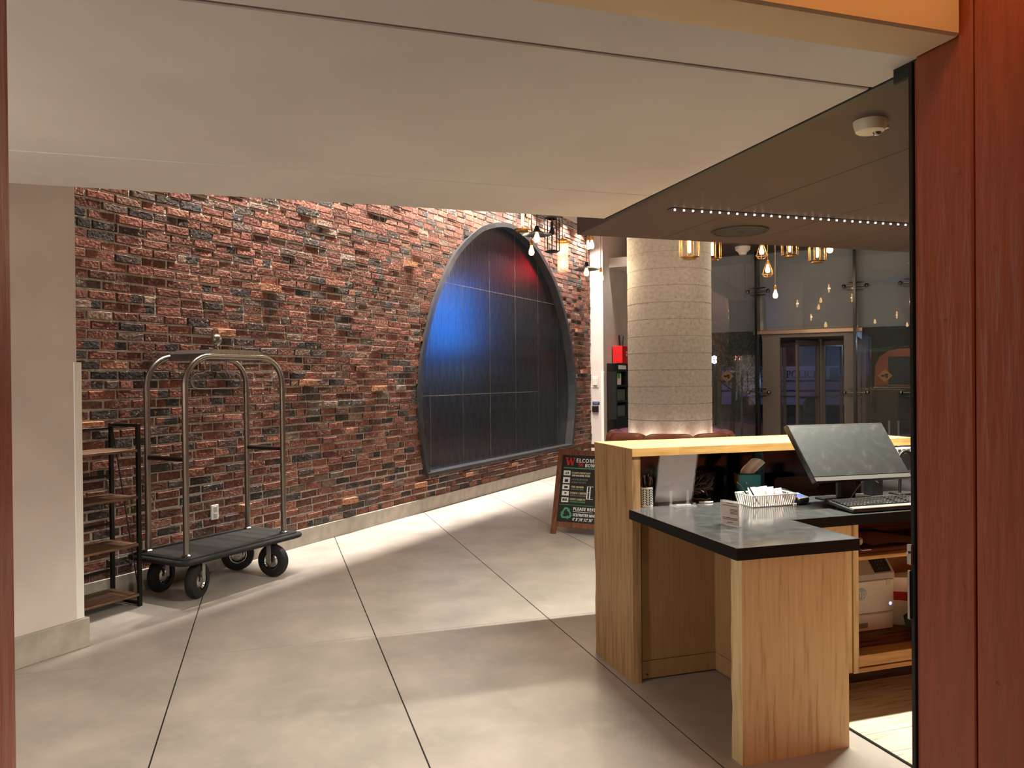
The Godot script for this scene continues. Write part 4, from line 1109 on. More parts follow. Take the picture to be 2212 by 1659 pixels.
func desk_items():
	var H := 0.86
	# monitor, leaning far back
	var t := thing("monitor", "large black flat monitor tilted far back, smudged screen switched off", "monitor", Vector3(2.8, H, -3.3))
	var b0 := Vector3(2.518, 0.991, -3.10)
	var b1 := Vector3(3.104, 0.988, -3.10)
	var t0 := Vector3(2.459, 1.261, -3.24)
	var ux := (b1 - b0).normalized()
	var uy := (t0 - b0) - ux * (t0 - b0).dot(ux) * 0.0
	uy = uy.normalized()
	var uz := ux.cross(uy).normalized()
	uy = uz.cross(ux).normalized()
	var skew := atan2((t0 - b0).dot(ux), (t0 - b0).dot(uy))
	var fr := Transform3D(Basis(ux, uy, uz) * Basis(Vector3.BACK, 0.0), b0)
	var wd := (b1 - b0).length()
	var ht := (t0 - b0).dot(uy)
	# the screen leans sideways a little too: turned about its own normal through half the skew
	fr = Transform3D(fr.basis * Basis(Vector3.BACK, -skew * 0.0), b0)
	var g := G.new()
	var sx := (t0 - b0).dot(ux)
	var pg := PackedVector2Array([Vector2(0, 0), Vector2(wd, 0), Vector2(wd + sx * 0.96, ht), Vector2(sx, ht)])
	g.prism(pg, -0.028, 0.0, Transform3D(), 0.003)
	part("casing", g, M.black, t, fr)
	g = G.new()
	g.prism(PackedVector2Array([Vector2(sx * 0.08 + 0.004, 0.026), Vector2(wd + sx * 0.08 - 0.004, 0.026), Vector2(wd + sx * 0.95 - 0.004, ht - 0.006), Vector2(sx * 0.97 + 0.004, ht - 0.006)]), -0.002, 0.0012)
	var scr := tex(mat(Color.WHITE, 0.45, 0, 1.0), noise(81, 0.008, [[0, Color(0.12, 0.12, 0.12)], [0.6, Color(0.145, 0.145, 0.145)], [0.8, Color(0.17, 0.17, 0.168)], [1, Color(0.24, 0.24, 0.235)]], 512, 5), Vector3(4, 4, 4))
	part("screen", g, scr, t, fr)
	g = G.new()
	g.prism(PackedVector2Array([Vector2(0.003, 0.002), Vector2(wd - 0.003, 0.002), Vector2(wd + sx * 0.07 - 0.003, 0.022), Vector2(sx * 0.07 + 0.003, 0.022)]), -0.002, 0.002)
	part("chin_strip", g, mat(Color(0.42, 0.41, 0.40), 0.4, 0.3), t, fr)
	part("stand", boxes([[Vector3(2.80, H + 0.012, -3.30), Vector3(2.90, 1.06, -3.26)]], 0.006), mat(Color(0.10, 0.11, 0.05), 0.4), t)
	part("foot", boxes([[Vector3(2.72, H, -3.36), Vector3(3.0, H + 0.012, -3.20)]], 0.004), M.black, t)
	# keyboard
	t = thing("keyboard", "black computer keyboard with a grey front rim on the stone worktop", "keyboard", Vector3(2.85, H, -3.0))
	var kf := Transform3D(Basis(Vector3.RIGHT, deg_to_rad(6.0)), Vector3(2.585, H + 0.014, -2.925))
	part("case", boxes([[Vector3(0, -0.012, -0.19), Vector3(0.46, 0.006, 0)]], 0.004), M.black, t, kf)
	part("front_rim", boxes([[Vector3(0.004, 0.004, -0.034), Vector3(0.456, 0.010, -0.002)]], 0.003), mat(Color(0.50, 0.48, 0.45), 0.35, 0.3), t, kf)
	g = G.new()
	for r in 6:
		var x := 0.008
		while x < 0.452:
			var w := 0.0165
			if r == 0 and x > 0.1 and x < 0.12: w = 0.11
			if absf(x - 0.295) < 0.01 or absf(x - 0.365) < 0.01: x += 0.010
			g.span(Vector3(x, 0.004, -0.058 - r * 0.0205), Vector3(minf(x + w, 0.455), 0.014, -0.0415 - r * 0.0205), 0.002)
			x += w + 0.003
	part("keys", g, mat(Color(0.07, 0.07, 0.07), 0.3), t, kf, "stuff")
	g = G.new()
	var cp := []
	for i in 14:
		var u := i / 13.0
		cp.append(Vector3(2.76 + u * 0.30, H + 0.006 + 0.10 * sin(u * PI * 0.75), -3.16 - 0.12 * u))
	g.tube(cp, 0.0028, 6)
	single("usb_cable", "grey computer cable arching up behind the keyboard", "cable", g, mat(Color(0.55, 0.54, 0.52), 0.4))
	# pen cup and pens
	var pc := Vector3(1.789, H, -3.45)
	t = thing("pen_cup", "white pen cup with black herringbone cut-outs at the left end of the worktop", "pen cup", pc)
	g = G.new()
	g.lathe(pc, [Vector2(0, 0.003), Vector2(0.028, 0.003), Vector2(0.029, 0.0), Vector2(0.031, 0.004), Vector2(0.031, 0.094), Vector2(0.033, 0.097), Vector2(0.029, 0.098), Vector2(0.027, 0.09), Vector2(0.027, 0.004), Vector2(0, 0.004)], 28)
	part("body", g, M.white, t)
	g = G.new()
	for r in 7: for k in 12:
		var a := TAU * k / 12.0
		var d := Vector3(cos(a), 0, sin(a))
		var sd := Vector3(-sin(a), 0, cos(a))
		var tilt := 0.8 if k % 2 else -0.8
		g.box(pc + d * 0.0308 + Vector3.UP * (0.015 + r * 0.0115), Vector3(0.0016, 0.0045, 0.0135), 0.0, Basis(d, Vector3.UP, sd) * Basis(Vector3.RIGHT, tilt))
	part("cutouts", g, M.black, t, I, "stuff")
	for k in 6:
		var a := k * 1.05 + 0.3
		var o := Vector3(cos(a), 0, sin(a))
		var pen := thing("pen", ["black pen leaning to the back right of the herringbone cup", "black pen with gold tip in the herringbone cup", "black pen leaning left in the herringbone cup", "dark red pen in the herringbone cup", "black pen leaning to the front of the herringbone cup", "blue pen leaning right in the herringbone cup"][k], "pen", pc, "pens in the herringbone cup")
		var p0 := pc + o * 0.006 + Vector3.UP * 0.006
		var p1 := pc + o * 0.025 + Vector3.UP * (0.135 + 0.006 * (k % 3))
		var dr := (p1 - p0).normalized()
		g = G.new()
		g.tube([p0, p1], 0.0038, 8)
		part("barrel", g, mat(Color(0.02, 0.03, 0.16) if k == 5 else (Color(0.22, 0.03, 0.03) if k == 3 else Color(0.025, 0.025, 0.025)), 0.3), pen)
		g = G.new()
		g.tube([p1, p1 + dr * 0.012], 0.002, 6)
		g.tube([p1 - dr * 0.03 + o * 0.005, p1 + o * 0.005], 0.0012, 5)
		part("clip", g, M.brass if k == 1 else M.chrome, pen)
	# slanted acrylic sign holder
	t = thing("sign_holder", "tall slanted acrylic sign holder with a blank pale sheet, beside the pen cup", "sign holder", Vector3(1.96, H, -3.5))
	var sh := Transform3D(Basis(Vector3.RIGHT, deg_to_rad(14)), Vector3(1.846, H + 0.004, -3.485))
	part("sheet", boxes([[Vector3(0.006, 0.008, 0.001), Vector3(0.212, 0.262, 0.003)]], 0), M.frosted, t, sh)
	part("front_plate", boxes([[Vector3(0, 0, 0.004), Vector3(0.218, 0.282, 0.007)]], 0.001), M.acrylic, t, sh)
	part("rear_plate", boxes([[Vector3(0, 0, -0.003), Vector3(0.218, 0.282, 0.0)]], 0.001), M.acrylic, t, sh)
	part("base", boxes([[Vector3(1.846, H, -3.50), Vector3(2.064, H + 0.005, -3.445)]], 0.001), M.acrylic, t)
	g = G.new()
	for q in [Vector3(0.01, 0.272, 0.008), Vector3(0.208, 0.272, 0.008), Vector3(0.01, 0.012, 0.008), Vector3(0.208, 0.012, 0.008)]:
		g.lathe(q, [Vector2(0.004, 0), Vector2(0.004, 0.003), Vector2(0, 0.004)], 8, Basis(Vector3.RIGHT, PI / 2))
	part("screw_caps", g, M.chrome, t, sh)
	# empty acrylic card stand
	t = thing("card_stand", "small empty clear acrylic card stand in front of the slanted sign holder", "card stand", Vector3(1.96, H, -3.39))
	part("floor_plate", boxes([[Vector3(1.90, H, -3.43), Vector3(2.02, H + 0.005, -3.36)]], 0.001), M.acrylic, t)
	for x in [1.905, 2.0]:
		part("upright", boxes([[Vector3(x, H, -3.43), Vector3(x + 0.014, H + 0.075, -3.425)]], 0.001), M.acrylic, t)
		part("lip", boxes([[Vector3(x, H, -3.365), Vector3(x + 0.014, H + 0.018, -3.36)]], 0.001), M.acrylic, t)
	g = G.new()
	g.tube(arc(Vector3(1.96, H + 0.007, -3.39), Vector3(0.05, 0, 0), Vector3(0, 0, 0.02), 0.2, PI - 0.2, 10), 0.004, 6)
	part("rim", g, M.chrome, t)
	# looped white cord
	g = G.new()
	var lp := arc(Vector3(2.135, H + 0.005, -3.44), Vector3(0.022, 0, 0), Vector3(0, 0, 0.014), -2.6, 2.6, 14)
	lp.append(Vector3(2.105, H + 0.005, -3.443)); lp.append(Vector3(2.085, H + 0.005, -3.447))
	g.tube(lp, 0.004, 6)
	single("cord_loop", "small loop of white cord lying on the worktop near the twigs", "cord", g, M.white)
	# bundle of twigs or kraft paper strands
	t = thing("twig_bundle", "brown bundle of curly twigs lying behind the slanted sign holder", "twigs", Vector3(2.12, H, -3.55))
	g = G.new()
	for k in 46:
		var p := Vector3(2.02 + rng.randf() * 0.10, H + 0.006 + rng.randf() * 0.05, -3.58 + rng.randf() * 0.07)
		var dir := Vector3(rng.randf_range(0.3, 1.0), rng.randf_range(-0.1, 0.9), rng.randf_range(-0.4, 0.4)).normalized()
		var path := [p]
		for i in 5:
			dir = (dir + Vector3(rng.randf_range(-0.5, 0.5), rng.randf_range(-0.5, 0.5), rng.randf_range(-0.4, 0.4))).normalized()
			p += dir * 0.026
			p.y = maxf(p.y, H + 0.003)
			path.append(p)
		g.tube(path, 0.0022, 5)
	part("twigs", g, mat(Color(0.34, 0.26, 0.2), 0.8), t, I, "stuff")
	part("tray", boxes([[Vector3(2.0, H, -3.60), Vector3(2.17, H + 0.006, -3.50)]], 0.001), M.rustic, t)
	# acrylic block notice
	t = thing("acrylic_block", "thick clear acrylic block with a small printed notice on the near worktop", "notice", Vector3(1.91, H, -2.87))
	var qx := (Vector3(1.905, 0, -2.825) - Vector3(1.872, 0, -2.925)).normalized()
	var qz := qx.cross(Vector3.UP).normalized()
	if qz.x > 0: qz = -qz
	var qf := Transform3D(Basis(qx, Vector3.UP, qx.cross(Vector3.UP)), Vector3(1.872, H, -2.925))
	part("block", boxes([[Vector3(0, 0, -0.024), Vector3(0.106, 0.106, -0.013)], [Vector3(0, 0, -0.011), Vector3(0.106, 0.106, -0.001)]], 0.0015), M.acrylic, t, qf)
	part("notice", boxes([[Vector3(0.004, 0.004, -0.0005), Vector3(0.102, 0.102, 0.0005)]], 0), mat(Color(0.80, 0.76, 0.74), 0.6), t, qf)
	g = G.new()
	for q in [[0.04, 0.094, 0.03], [0.015, 0.085, 0.08], [0.055, 0.07, 0.04], [0.055, 0.064, 0.04], [0.055, 0.058, 0.04], [0.055, 0.052, 0.04], [0.015, 0.032, 0.08], [0.015, 0.026, 0.08], [0.04, 0.013, 0.03]]:
		g.span(Vector3(q[0], q[1], 0.0005), Vector3(q[0] + q[2], q[1] + 0.003, 0.0009), 0)
	part("printed_lines", g, mat(Color(0.35, 0.33, 0.33), 0.7), t, qf)
	# white basket of key packets
	basket()
	# payment terminal
	t = thing("payment_terminal", "small black card terminal with a lit screen, right of the white basket", "terminal", Vector3(2.56, H, -3.24))
	var tf := Transform3D(Basis(Vector3.UP, deg_to_rad(18)) * Basis(Vector3.RIGHT, deg_to_rad(12)), Vector3(2.507, H + 0.016, -3.205))
	part("body", boxes([[Vector3(0, -0.012, -0.16), Vector3(0.085, 0.016, 0)]], 0.006), M.black, t, tf)
	part("face_plate", boxes([[Vector3(0.002, 0.014, -0.075), Vector3(0.083, 0.019, -0.004)]], 0.002), mat(Color(0.62, 0.60, 0.56), 0.4), t, tf)
	part("screen", boxes([[Vector3(0.014, 0.0185, -0.062), Vector3(0.071, 0.0200, -0.016)]], 0.0), glow(Color(0.38, 0.46, 0.95), 0.55), t, tf)
	single("price_tag", "tiny white tag between the basket and the card terminal", "tag", boxes([[Vector3(2.468, H, -3.205), Vector3(2.486, H + 0.014, -3.2)]], 0.001), M.white)
	# tissue box, tissue, bottle
	t = thing("tissue_box", "teal and tan cardboard tissue box under the bar top behind the white basket", "tissue box", Vector3(2.43, H, -3.6))
	var bf := Transform3D(Basis(Vector3.UP, deg_to_rad(-20)), Vector3(2.40, H, -3.56))
	part("carton", boxes([[Vector3(0, 0, -0.115), Vector3(0.115, 0.118, 0)]], 0.002), mat(Color(0.06, 0.42, 0.43), 0.6), t, bf)
	g = G.new()
	var wavy := PackedVector2Array([Vector2(-0.113, 0.116)])
	for i in 9: wavy.push_back(Vector2(-0.113 + i * 0.0139, 0.05 + 0.012 * sin(i * 0.9)))
	wavy.push_back(Vector2(-0.002, 0.116))
	g.prism(wavy, -0.0012, 0.0, Transform3D(Basis(Vector3(0, 0, 1), Vector3.UP, Vector3(1, 0, 0)), Vector3(-0.0002, 0, 0)))
	part("printed_patch", g, mat(Color(0.60, 0.48, 0.40), 0.6), t, bf)
	g = G.new()
	var tis := []
	for i in 9:
		var row := []
		for j in 7:
			var u := i / 8.0 - 0.5
			var v := j / 6.0
			row.append(Vector3(0.055 + u * (0.075 + 0.03 * v) + 0.05 * v * v, 0.116 + 0.085 * v * (1.0 - 1.3 * u * u), -0.055 + sin(u * 9.0) * 0.012 * (0.4 + v)))
		tis.append(row)
	cushion(g, tis)
	single("tissue", "crumpled beige paper tissue standing up out of the tissue box", "tissue", g, mat(Color(0.86, 0.77, 0.70), 0.9), bf)
	var bo := Vector3(2.585, H, -3.66)
	t = thing("water_bottle", "tall teal bottle with steel cap standing behind the tissue box", "bottle", bo)
	g = G.new()
	g.lathe(bo, [Vector2(0, 0), Vector2(0.034, 0), Vector2(0.036, 0.005), Vector2(0.036, 0.13), Vector2(0.032, 0.19), Vector2(0.026, 0.225), Vector2(0.024, 0.232)], 20)
	part("body", g, mat(Color(0.05, 0.30, 0.36), 0.4), t)
	g = G.new()
	g.lathe(bo, [Vector2(0.022, 0.232), Vector2(0.022, 0.252), Vector2(0.015, 0.254), Vector2(0, 0.254)], 16)
	part("cap", g, M.steel, t)
	# wooden bowl / tray in the dark, grey tub, note on the panel
	g = G.new()
	g.prism(rrect(0, 0, 0.30, 0.075, 0.03, 5), -0.02, 0.0)
	single("wooden_tray", "brown wooden tray standing on edge against the dark panel under the monitor", "tray", g, mat(Color(0.26, 0.19, 0.14), 0.5), Transform3D(Basis(Vector3.RIGHT, -0.12), Vector3(2.70, H, -3.66)))
	g = G.new()
	g.lathe(Vector3(2.27, H, -3.70), [Vector2(0, 0), Vector2(0.05, 0), Vector2(0.06, 0.12), Vector2(0.064, 0.125), Vector2(0.058, 0.126), Vector2(0.05, 0.01), Vector2(0, 0.01)], 20)
	single("grey_tub", "dim grey tub against the dark panel between the twigs and the tissue box", "tub", g, mat(Color(0.16, 0.15, 0.15), 0.4))
	single("kraft_note", "small brown paper taped to the dark panel at the left end under the bar top", "paper", boxes([[Vector3(1.735, 0.98, -3.779), Vector3(1.80, 1.10, -3.776)]], 0.0), mat(Color(0.42, 0.27, 0.19), 0.8))
	# adapter box and mug-like clutter at the right end
	t = thing("power_strip", "white power strip screwed under the front of the bar top at the right end", "power strip", Vector3(3.3, 1.09, -3.36))
	part("housing", boxes([[Vector3(3.20, 1.075, -3.392), Vector3(3.40, 1.108, -3.365)]], 0.003), M.white, t)
	g = G.new()
	for k in 6: g.span(Vector3(3.215 + k * 0.03, 1.086, -3.3655), Vector3(3.235 + k * 0.03, 1.098, -3.3645), 0)
	part("sockets", g, mat(Color(0.25, 0.25, 0.25), 0.5), t)
	single("switch_plate", "beige switch plate on the dark panel behind the monitor stand", "switch plate", boxes([[Vector3(3.03, 0.93, -3.78), Vector3(3.11, 1.02, -3.772)]], 0.002), mat(Color(0.34, 0.27, 0.23), 0.6))
	t = thing("headset", "black headset with a silver rim hanging at the right end of the desk", "headset", Vector3(3.24, H, -3.3))
	g = G.new()
	g.tube(arc(Vector3(3.30, 1.03, -3.34), Vector3(0.05, 0, 0), Vector3(0, 0.06, 0), 0.3, 3.6, 16), 0.009, 8)
	part("band", g, M.black, t)
	g = G.new()
	g.lathe(Vector3(3.25, 0.99, -3.335), [Vector2(0, -0.014), Vector2(0.022, -0.012), Vector2(0.03, 0), Vector2(0.022, 0.012), Vector2(0, 0.014)], 14, Basis(Vector3.BACK, 1.2))
	part("ear_pad", g, M.chrome, t)
	g = G.new()
	g.tube([Vector3(3.25, H, -3.33), Vector3(3.26, 1.0, -3.335)], 0.008, 8)
	g.span(Vector3(3.21, H, -3.37), Vector3(3.31, H + 0.01, -3.29), 0.003)
	part("stand", g, M.black, t)
	t = thing("adapter", "small black adapter with a blue indicator lamp under the monitor's right corner", "adapter", Vector3(3.12, H, -3.35))
	part("case", boxes([[Vector3(3.07, H, -3.40), Vector3(3.15, H + 0.10, -3.34)]], 0.004), M.black, t)
	g = G.new()
	g.lathe(Vector3(3.11, H + 0.088, -3.338), [Vector2(0, -0.004), Vector2(0.004, 0), Vector2(0, 0.004)], 8)
	part("indicator_lamp", g, glow(Color(0.1, 0.3, 1), 6.0), t)

func basket():
	var H := 0.86
	var A := Vector3(2.257, H, -3.23)
	var bf := Transform3D(Basis(Vector3.UP, deg_to_rad(0.5)), A)
	var t := thing("basket", "white plastic slatted basket full of paper key sleeves, in front of the tissue box", "basket", A)
	var L := 0.232
	var D := 0.125
	var g := G.new()
	var f := 0.012
	# rims: the top is a little wider than the foot
	for q in [[0.0, 0.0, 0.006], [f, 0.055, 0.006]]:
		var o: float = q[0]
		var y: float = q[1]
		g.span(Vector3(-o, y, o - 0.004), Vector3(L + o, y + q[2], o + 0.003), 0.001)
		g.span(Vector3(-o, y, -D - o), Vector3(L + o, y + q[2], -D - o + 0.005), 0.001)
		g.span(Vector3(-o - 0.003, y, -D - o), Vector3(-o + 0.003, y + q[2], o), 0.001)
		g.span(Vector3(L + o - 0.003, y, -D - o), Vector3(L + o + 0.003, y + q[2], o), 0.001)
	part("rims", g, M.white, t, bf)
	part("bottom", boxes([[Vector3(0, 0.001, -D), Vector3(L, 0.004, 0)]], 0.001), M.white, t, bf)
	g = G.new()
	for k in 20:
		var u := k / 19.0
		for e in 2:
			var z0 := 0.0 if e == 0 else -D
			var z1 := f if e == 0 else -D - f
			g.tube([Vector3(u * L, 0.003, z0), Vector3(-f + u * (L + 2 * f), 0.057, z1)], 0.0034, 6)
	for k in 9:
		var u := k / 8.0
		for e in 2:
			var x0 := 0.0 if e == 0 else L
			var x1 := -f if e == 0 else L + f
			g.tube([Vector3(x0, 0.003, -u * D), Vector3(x1, 0.057, f - u * (D + 2 * f))], 0.0034, 6)
	part("slats", g, M.white, t, bf, "stuff")
	var names := ["white key sleeve standing at the left end of the basket", "white key sleeve second from the left in the basket", "white key sleeve third from the left in the basket", "white key sleeve with a red print in the basket", "white key sleeve right of the red-printed one", "pink striped key sleeve in the basket", "pink striped key sleeve at the right end of the basket"]
	for k in 7:
		var x := 0.012 + k * 0.0255
		var s := thing("key_sleeve", names[k], "paper sleeve", A + Vector3(x, 0.02, -0.06), "paper sleeves in the white basket")
		var sf := bf * Transform3D(Basis(Vector3.UP, 0.25) * Basis(Vector3.RIGHT, -0.25 + 0.05 * (k % 3)), Vector3(x, 0.006, -0.035 - 0.01 * (k % 2)))
		part("sleeve", boxes([[Vector3(0, 0, -0.004), Vector3(0.055, 0.088 - 0.004 * (k % 3) - (0.012 if k > 4 else 0.0), 0.0)]], 0.001), M.paper if k < 5 else mat(Color(0.85, 0.70, 0.72), 0.8), s, sf)
		if k == 3: part("red_print", boxes([[Vector3(0.015, 0.045, 0.0), Vector3(0.04, 0.062, 0.0006)]], 0), mat(Color(0.80, 0.35, 0.28), 0.8), s, sf)
	for k in 2:
		var p := thing("basket_pen", "black pen leaning out of the left end of the basket, " + ("longer outer one" if k == 0 else "inner one"), "pen", A + Vector3(0.02, 0, 0), "pens in the basket")
		var a := A + Vector3(0.035 + 0.012 * k, 0.012, -0.045 + 0.02 * k)
		var b := A + Vector3(-0.035 + 0.03 * k, 0.112, -0.075 + 0.03 * k)
		g = G.new()
		g.tube([a, b], 0.004, 8)
		part("barrel", g, M.black, p)
		g = G.new()
		g.tube([b, b + (b - a).normalized() * 0.012], 0.0025, 6)
		part("clicker", g, M.chrome, p)

func cabinet_items():
	# printer
	var z := -3.16
	var t := thing("printer", "grey-white office printer in the open cabinet, round logo on its front", "printer", Vector3(2.85, 0.205, -3.3))
	var case := mat(Color(0.74, 0.73, 0.68), 0.45)
	part("lower_drawer", boxes([[Vector3(2.72, 0.206, -3.44), Vector3(3.045, 0.293, z - 0.004)]], 0.005), case, t)
	part("front_door", boxes([[Vector3(2.72, 0.297, -3.44), Vector3(3.045, 0.463, z)]], 0.005), case, t)
	var g := G.new()
	g.prism(PackedVector2Array([Vector2(z + 0.002, 0.467), Vector2(z + 0.002, 0.495), Vector2(z - 0.07, 0.585), Vector2(-3.44, 0.60), Vector2(-3.44, 0.467)]), 2.72, 3.045, Transform3D(Basis(Vector3(0, 0, 1), Vector3.UP, Vector3(1, 0, 0)), Vector3.ZERO))
	part("lid", g, mat(Color(0.60, 0.58, 0.54), 0.5), t)
	var sl := (Vector3(0, 0.09, -0.072)).normalized()
	var pf := Transform3D(Basis(Vector3.RIGHT, sl, Vector3.RIGHT.cross(sl)), Vector3(2.925, 0.497, z + 0.001))
	part("control_panel", boxes([[Vector3(0.0, 0.003, -0.003), Vector3(0.105, 0.105, 0.003)]], 0.002), M.blackgloss, t, pf)
	g = G.new()
	for r in 4: for k in 3: g.span(Vector3(0.03 + k * 0.02, 0.02 + r * 0.02, 0.003), Vector3(0.036 + k * 0.02, 0.026 + r * 0.02, 0.0035), 0)
	part("buttons", g, mat(Color(0.25, 0.25, 0.26), 0.5), t, pf)
	g = G.new()
	g.lathe(Vector3(2.838, 0.40, z), [Vector2(0, 0.0012), Vector2(0.031, 0.0012), Vector2(0.031, 0)], 24, Basis(Vector3.RIGHT, PI / 2))
	var logo := part("logo", g, mat(Color(0.50, 0.58, 0.60), 0.4), t)
	lettering("hp", logo, Transform3D(Basis(), Vector3(2.838, 0.402, z + 0.0015)), 0.034, mat(Color(0.72, 0.73, 0.70), 0.4), 0.9, false, "lettering", true)
	g = G.new()
	g.lathe(Vector3(3.02, 0.337, z), [Vector2(0.009, 0), Vector2(0.009, 0.002), Vector2(0, 0.003)], 12, Basis(Vector3.RIGHT, PI / 2))
	part("power_button", g, glow(Color(0.72, 0.82, 1.0), 1.2), t)
	part("latch", boxes([[Vector3(2.995, 0.435, z), Vector3(3.02, 0.462, z + 0.0015)]], 0.0005), mat(Color(0.68, 0.67, 0.62), 0.5), t)
	part("handle_recess", boxes([[Vector3(2.72, 0.225, z - 0.003), Vector3(2.88, 0.25, z - 0.002)]], 0), mat(Color(0.42, 0.39, 0.36), 0.6), t)
	# white carton with red band, behind it a brown one
	t = thing("carton", "white cardboard carton with a red band beside the printer", "carton", Vector3(3.25, 0.205, -3.25))
	var cf := Transform3D(Basis(Vector3.UP, deg_to_rad(-32)), Vector3(3.07, 0.206, -3.21))
	part("body", boxes([[Vector3(0, 0, -0.16), Vector3(0.34, 0.25, 0)]], 0.003), M.paper, t, cf)
	part("red_band", boxes([[Vector3(-0.001, 0.13, -0.161), Vector3(0.341, 0.175, 0.001)]], 0.001), mat(Color(0.62, 0.05, 0.06), 0.6), t, cf)
	single("carton_brown", "brown cardboard carton behind the white carton in the cabinet", "carton", boxes([[Vector3(3.10, 0.457, -3.44), Vector3(3.55, 0.60, -3.26)]], 0.003), mat(Color(0.42, 0.27, 0.14), 0.8))
	# dark green bag
	g = G.new()
	var ring := []
	for i in 13:
		var row := []
		var a := PI * i / 12.0
		for j in 12:
			var p := -PI * 0.5 + PI * j / 11.0
			var r := 1.0 + 0.12 * sin(a * 5.0 + j) + 0.08 * sin(j * 2.3)
			row.append(Vector3(3.16 + 0.13 * cos(a) * r * cos(p) * 1.1, 0.26 + 0.085 * sin(p) * r + 0.03 * cos(a * 2.0), -3.06 + 0.06 * sin(a) * cos(p) * r))
		ring.append(row)
	cushion(g, ring)
	single("cloth_bag", "dark green crumpled cloth bag on the tray in front of the white carton", "bag", g, mat(Color(0.035, 0.085, 0.065), 0.8))
	# clutter on the upper shelf
	t = thing("file_tray", "brown wooden file tray on the upper cabinet shelf", "tray", Vector3(2.9, 0.65, -3.05))
	part("bottom", boxes([[Vector3(2.66, 0.651, -3.30), Vector3(3.35, 0.672, -2.99)]], 0.002), M.rustic, t)
	part("rim", boxes([[Vector3(2.66, 0.672, -3.32), Vector3(3.35, 0.72, -3.30)]], 0.002), M.rustic, t)
	g = G.new()
	var sheet := []
	for i in 8:
		var row := []
		for j in 5:
			row.append(Vector3(2.74 + i * 0.05, 0.685 + 0.018 * sin(i * 0.55 + 0.3) + 0.004 * j, -2.975 - j * 0.05 + 0.01 * i))
		sheet.append(row)
	cushion(g, sheet)
	single("paper_sheet", "loose curled sheet of buff paper on the brown file tray", "paper", g, mat(Color(0.66, 0.52, 0.37), 0.8))
	single("dark_folder", "dark flat folder lying at the back of the upper cabinet shelf", "folder", boxes([[Vector3(2.75, 0.673, -3.27), Vector3(3.02, 0.70, -3.14)]], 0.003), mat(Color(0.10, 0.08, 0.06), 0.6))
	single("plastic_dispenser", "small frosted plastic dispenser at the left end of the upper cabinet shelf", "dispenser", boxes([[Vector3(2.645, 0.70, -3.0), Vector3(2.68, 0.735, -2.965)], [Vector3(2.64, 0.651, -3.0), Vector3(2.66, 0.72, -2.975)]], 0.008), mat(Color(0.62, 0.58, 0.52), 0.3))
	single("paper_slip", "small white paper slip lying on the upper cabinet shelf", "paper", boxes([[Vector3(2.67, 0.673, -2.985), Vector3(2.725, 0.676, -2.965)]], 0.0), M.paper)

func hoop(n: float) -> Array:
	var p := [Vector3(3.61, 0.31, n), Vector3(3.61, 1.45, n)]
	p.append_array(arc(Vector3(3.83, 1.47, n), Vector3(-0.22, 0, 0), Vector3(0, 0.215, 0), 0.1, PI / 2, 8))
	p.append_array(arc(Vector3(4.305, 1.47, n), Vector3(0.22, 0, 0), Vector3(0, 0.215, 0), PI / 2, 0.1, 8))
	p.append(Vector3(4.525, 1.45, n)); p.append(Vector3(4.525, 0.31, n))
	return p

